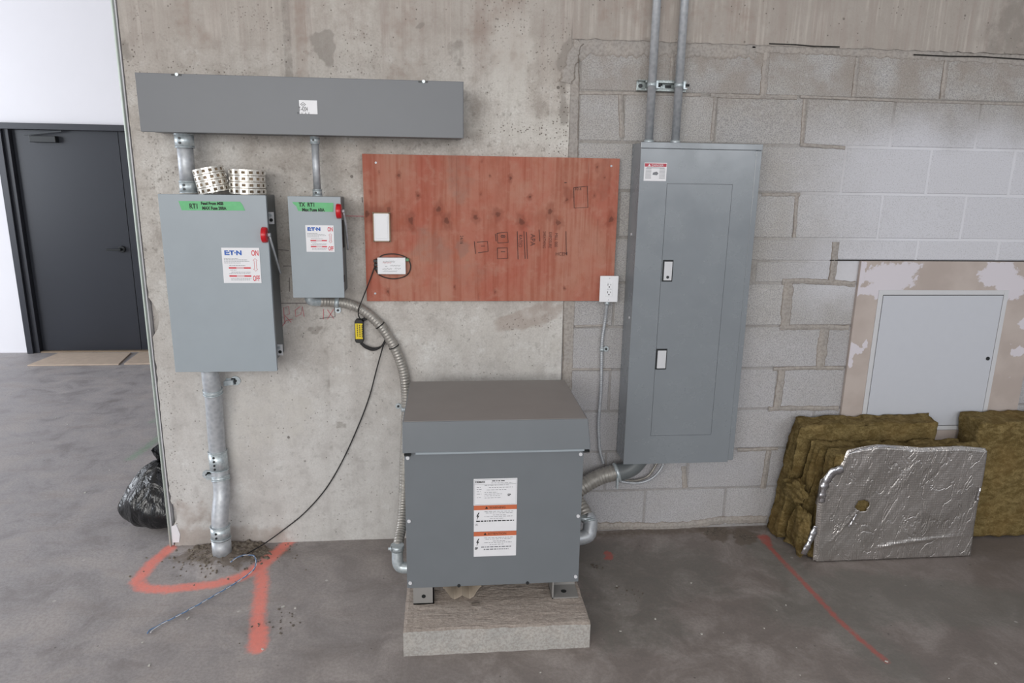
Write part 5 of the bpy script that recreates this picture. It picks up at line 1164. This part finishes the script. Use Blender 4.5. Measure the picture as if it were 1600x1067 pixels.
# torn tuft sticking out of the stack's end
tf = thing('wool_tuft', 'torn crumpled tuft of mineral wool hanging from the stack end', 'insulation', (.66, -.28, .28))
bm = bmesh.new(); bmesh.ops.create_icosphere(bm, subdivisions=4, radius=1)
for v in bm.verts:
    n_ = v.co.copy(); v.co = Vector((n_.x * .035, n_.y * .075, n_.z * .045)) * (1 + .5 * hf(n_, 1.8) + .2 * hf(n_, 5)) + Vector((.640 - .66, -.215 + .28, .30 - .28))
for f in bm.faces: f.smooth = True
me = bpy.data.meshes.new('tuft_body'); bm.to_mesh(me); bm.free(); finish(me, 'tuft_body', 'wool', tf, 0, None, None)
bm = bmesh.new(); bmesh.ops.create_icosphere(bm, subdivisions=4, radius=1)
for v in bm.verts:
    n_ = v.co.copy(); v.co = Vector((n_.x * .030, n_.y * .055, n_.z * .120)) * (1 + .5 * hf(n_, 1.5, 4) + .15 * hf(n_, 5)) + Vector((.655 - .66, -.295 + .28, .13 - .28))
for f in bm.faces: f.smooth = True
me = bpy.data.meshes.new('tuft_tail'); bm.to_mesh(me); bm.free(); finish(me, 'tuft_tail', 'wool', tf, 0, None, None)
# foil facing
prof = [(xz(a, b, FY - .01)) for a, b in [(1279, 790), (1283, 770), (1287.6, 752), (1300.7, 735), (1315, 732), (1320.5, 722), (1327, 706), (1350, 701), (1374, 697), (1405, 698.8), (1442, 702), (1505, 699.5), (1543, 703)]]
def ztop(x):
    if x <= prof[0][0]: return prof[0][1]
    for (a, za_), (b, zb2) in zip(prof[:-1], prof[1:]):
        if a <= x <= b: return za_ + (zb2 - za_) * (x - a) / (b - a + 1e-9)
    return prof[-1][1]
fxl, fxr = xz(1273, 881, FY - .01)[0] - .002, xz(1518, 868, FY - .01)[0]
frt = xz(1547, 706, FY - .01)[0]
hc = xz(1348, 791, FY - .01)
def foil_fn(u, t):
    xt = prof[0][0] + (prof[-1][0] + .004 - prof[0][0]) * u; zt_ = ztop(xt); z = .004 + (zt_ - .004) * t
    xl = fxl + (prof[0][0] - fxl) * min(1, z / prof[0][1]); xr = fxr + (frt - fxr) * (z / .53) ** 1.4 - .010 * math.sin(PI * z / .53) * (1 if z < .35 else .6)
    x = xl + (xr - xl) * u
    x = x if z < .35 else x * (1 - (z - .35) / .2) + xt * (z - .35) / .2 if z < .55 else xt
    fold = .0035 * max(0, abs(hf((x * 1.5 - z * .8, 0, z * .25 + x * .1), 9)) - .12) + .0010 * hf((x * 1.4 - z * .9, 0, z * .4), 28)
    y = FY - .004 - fold
    if u < .02: y += .010
    if t > .985: y += .012 ; z += .002
    # crinkle from the hole down to the left
    d = abs((x - hc[0]) * .75 - (z - hc[1]) * -.0 + (hc[1] - z) * .55) if z < hc[1] and x < hc[0] + .02 else 9
    if d < .009 and z > .10: y -= .0035 * (1 - d / .009)
    y -= .005 * math.exp(-((z - .055 - .09 * max(0, x - .98) ** .55) / .009) ** 2) * max(0, min(1, (x - .97) * 20)) * max(0, min(1, (1.45 - x) * 4))
    return (x, y, z)
def hole(a, b, c, d):
    q = foil_fn((a + b) / 2, (c + d) / 2); dx_, dz_ = (q[0] - hc[0]), (q[2] - hc[1]); 
    return math.hypot(dx_ / .036, dz_ / .036) + .3 * hf((q[0], 0, q[2]), 60) < .85 and dz_ > -.6 * dx_ - .03
us = list(np.linspace(0, 1, 150)); ts = list(np.linspace(0, 1, 110))
fo = grid_mesh('foil_facing', us, ts, foil_fn, 'foil', B, skip=hole); fo['label'] = 'crinkled silver foil skin with a torn hole'
sm = fo.modifiers.new('s', 'SOLIDIFY'); sm.thickness = .0006; sm.offset = 1
# dark cavity behind hole
cv = MB().cyl((hc[0], FY - .0035, hc[1]), (hc[0], FY - .0025, hc[1]), .026, seg=14)
# bright torn edges and strip
def strip(pts, w, name):
    ps = spline([Vector(q) for q in pts], 40); vs = []
    for i, q in enumerate(ps):
        d = (ps[min(39, i + 1)] - ps[max(0, i - 1)]).normalized(); n_ = Vector((-d.z, 0, d.x)); ww = w * (1 + .5 * hf(q, 40))
        for k in (-1, -.3, .3, 1): vs.append(q + n_ * ww / 2 * k + Vector((0, -.004 * (1 - k * k) + .004 * hf(q + n_ * k * .02, 70), 0)))
    mb = MB().add(vs, [(i * 4 + k, i * 4 + k + 1, (i + 1) * 4 + k + 1, (i + 1) * 4 + k) for i in range(39) for k in range(3)], True)
    k = obj(name, mb, 'foil_bright', B, recalc=False); s2 = k.modifiers.new('s', 'SOLIDIFY'); s2.thickness = .0006
strip([W(1275, 822, FY - .015), W(1269, 838, FY - .02), W(1262, 853, FY - .025), W(1255, 866, FY - .02)], .030, 'torn_foil_strip')
strip([W(1317, 733, FY - .012), W(1302, 738, FY - .014), W(1292, 752, FY - .014), W(1286, 768, FY - .014), W(1284, 785, FY - .012)], .036, 'curled_foil_edge')
strip([W(1338, 803, FY - .012), W(1331, 815, FY - .013), W(1326, 823, FY - .012)], .008, 'foil_crease')
strip([W(1532, 762, FY - .010), W(1529, 772, FY - .012), W(1527, 782, FY - .010)], .010, 'curled_foil_edge')
strip([W(1326, 709, FY - .010), W(1345, 702, FY - .008), W(1375, 697, FY - .008), W(1400, 699, FY - .008)], .005, 'curled_foil_edge')

# ------------------------------------------------------------------ floor litter
random.seed(11); gm = MB()
def chip(mb, x, y, s_, z=0.0):
    a = random.uniform(0, PI); mb.obox((x, y, z + s_ * .35), (math.cos(a), math.sin(a), 0), (-math.sin(a), math.cos(a), 0), (0, 0, 1), s_ * random.uniform(.6, 1.5), s_ * random.uniform(.5, 1), s_ * .4)
for cx_, cy_, rr, n in ((*xy(1118, 832), .055, 60), (*xy(1164, 838), .05, 45), (*xy(930, 885), .03, 12), (*xy(430, 975), .10, 22), (*xy(985, 925), .08, 14)):
    for k in range(n):
        chip(gm, random.gauss(cx_, rr * .5), min(-.02, random.gauss(cy_, rr * .45)), random.uniform(.0015, .0045))
g_ = obj('dirt_crumbs', gm, 'debris', kind='stuff', origin=(0, -.2, 0)); tag(g_, 'scattered brown dirt crumbs on the floor along the wall foot', 'dirt')
gm = MB()
for k in range(110):
    x, y = random.uniform(-4.5, 1.6), random.uniform(-1.4, -.4) if random.random() < .6 else random.uniform(0.4, 3.0)
    if x > -2.3 and y > -.1: continue
    if -1.2 < x < -.4 and y > -.95: continue
    if x > .55 and y > -.42: continue
    chip(gm, x, y, random.uniform(.0015, .005))
g_ = obj('plaster_crumbs', gm, 'debris_light', kind='stuff', origin=(-1, -.6, 0)); tag(g_, 'tiny pale plaster crumbs scattered over the whole slab', 'crumbs')
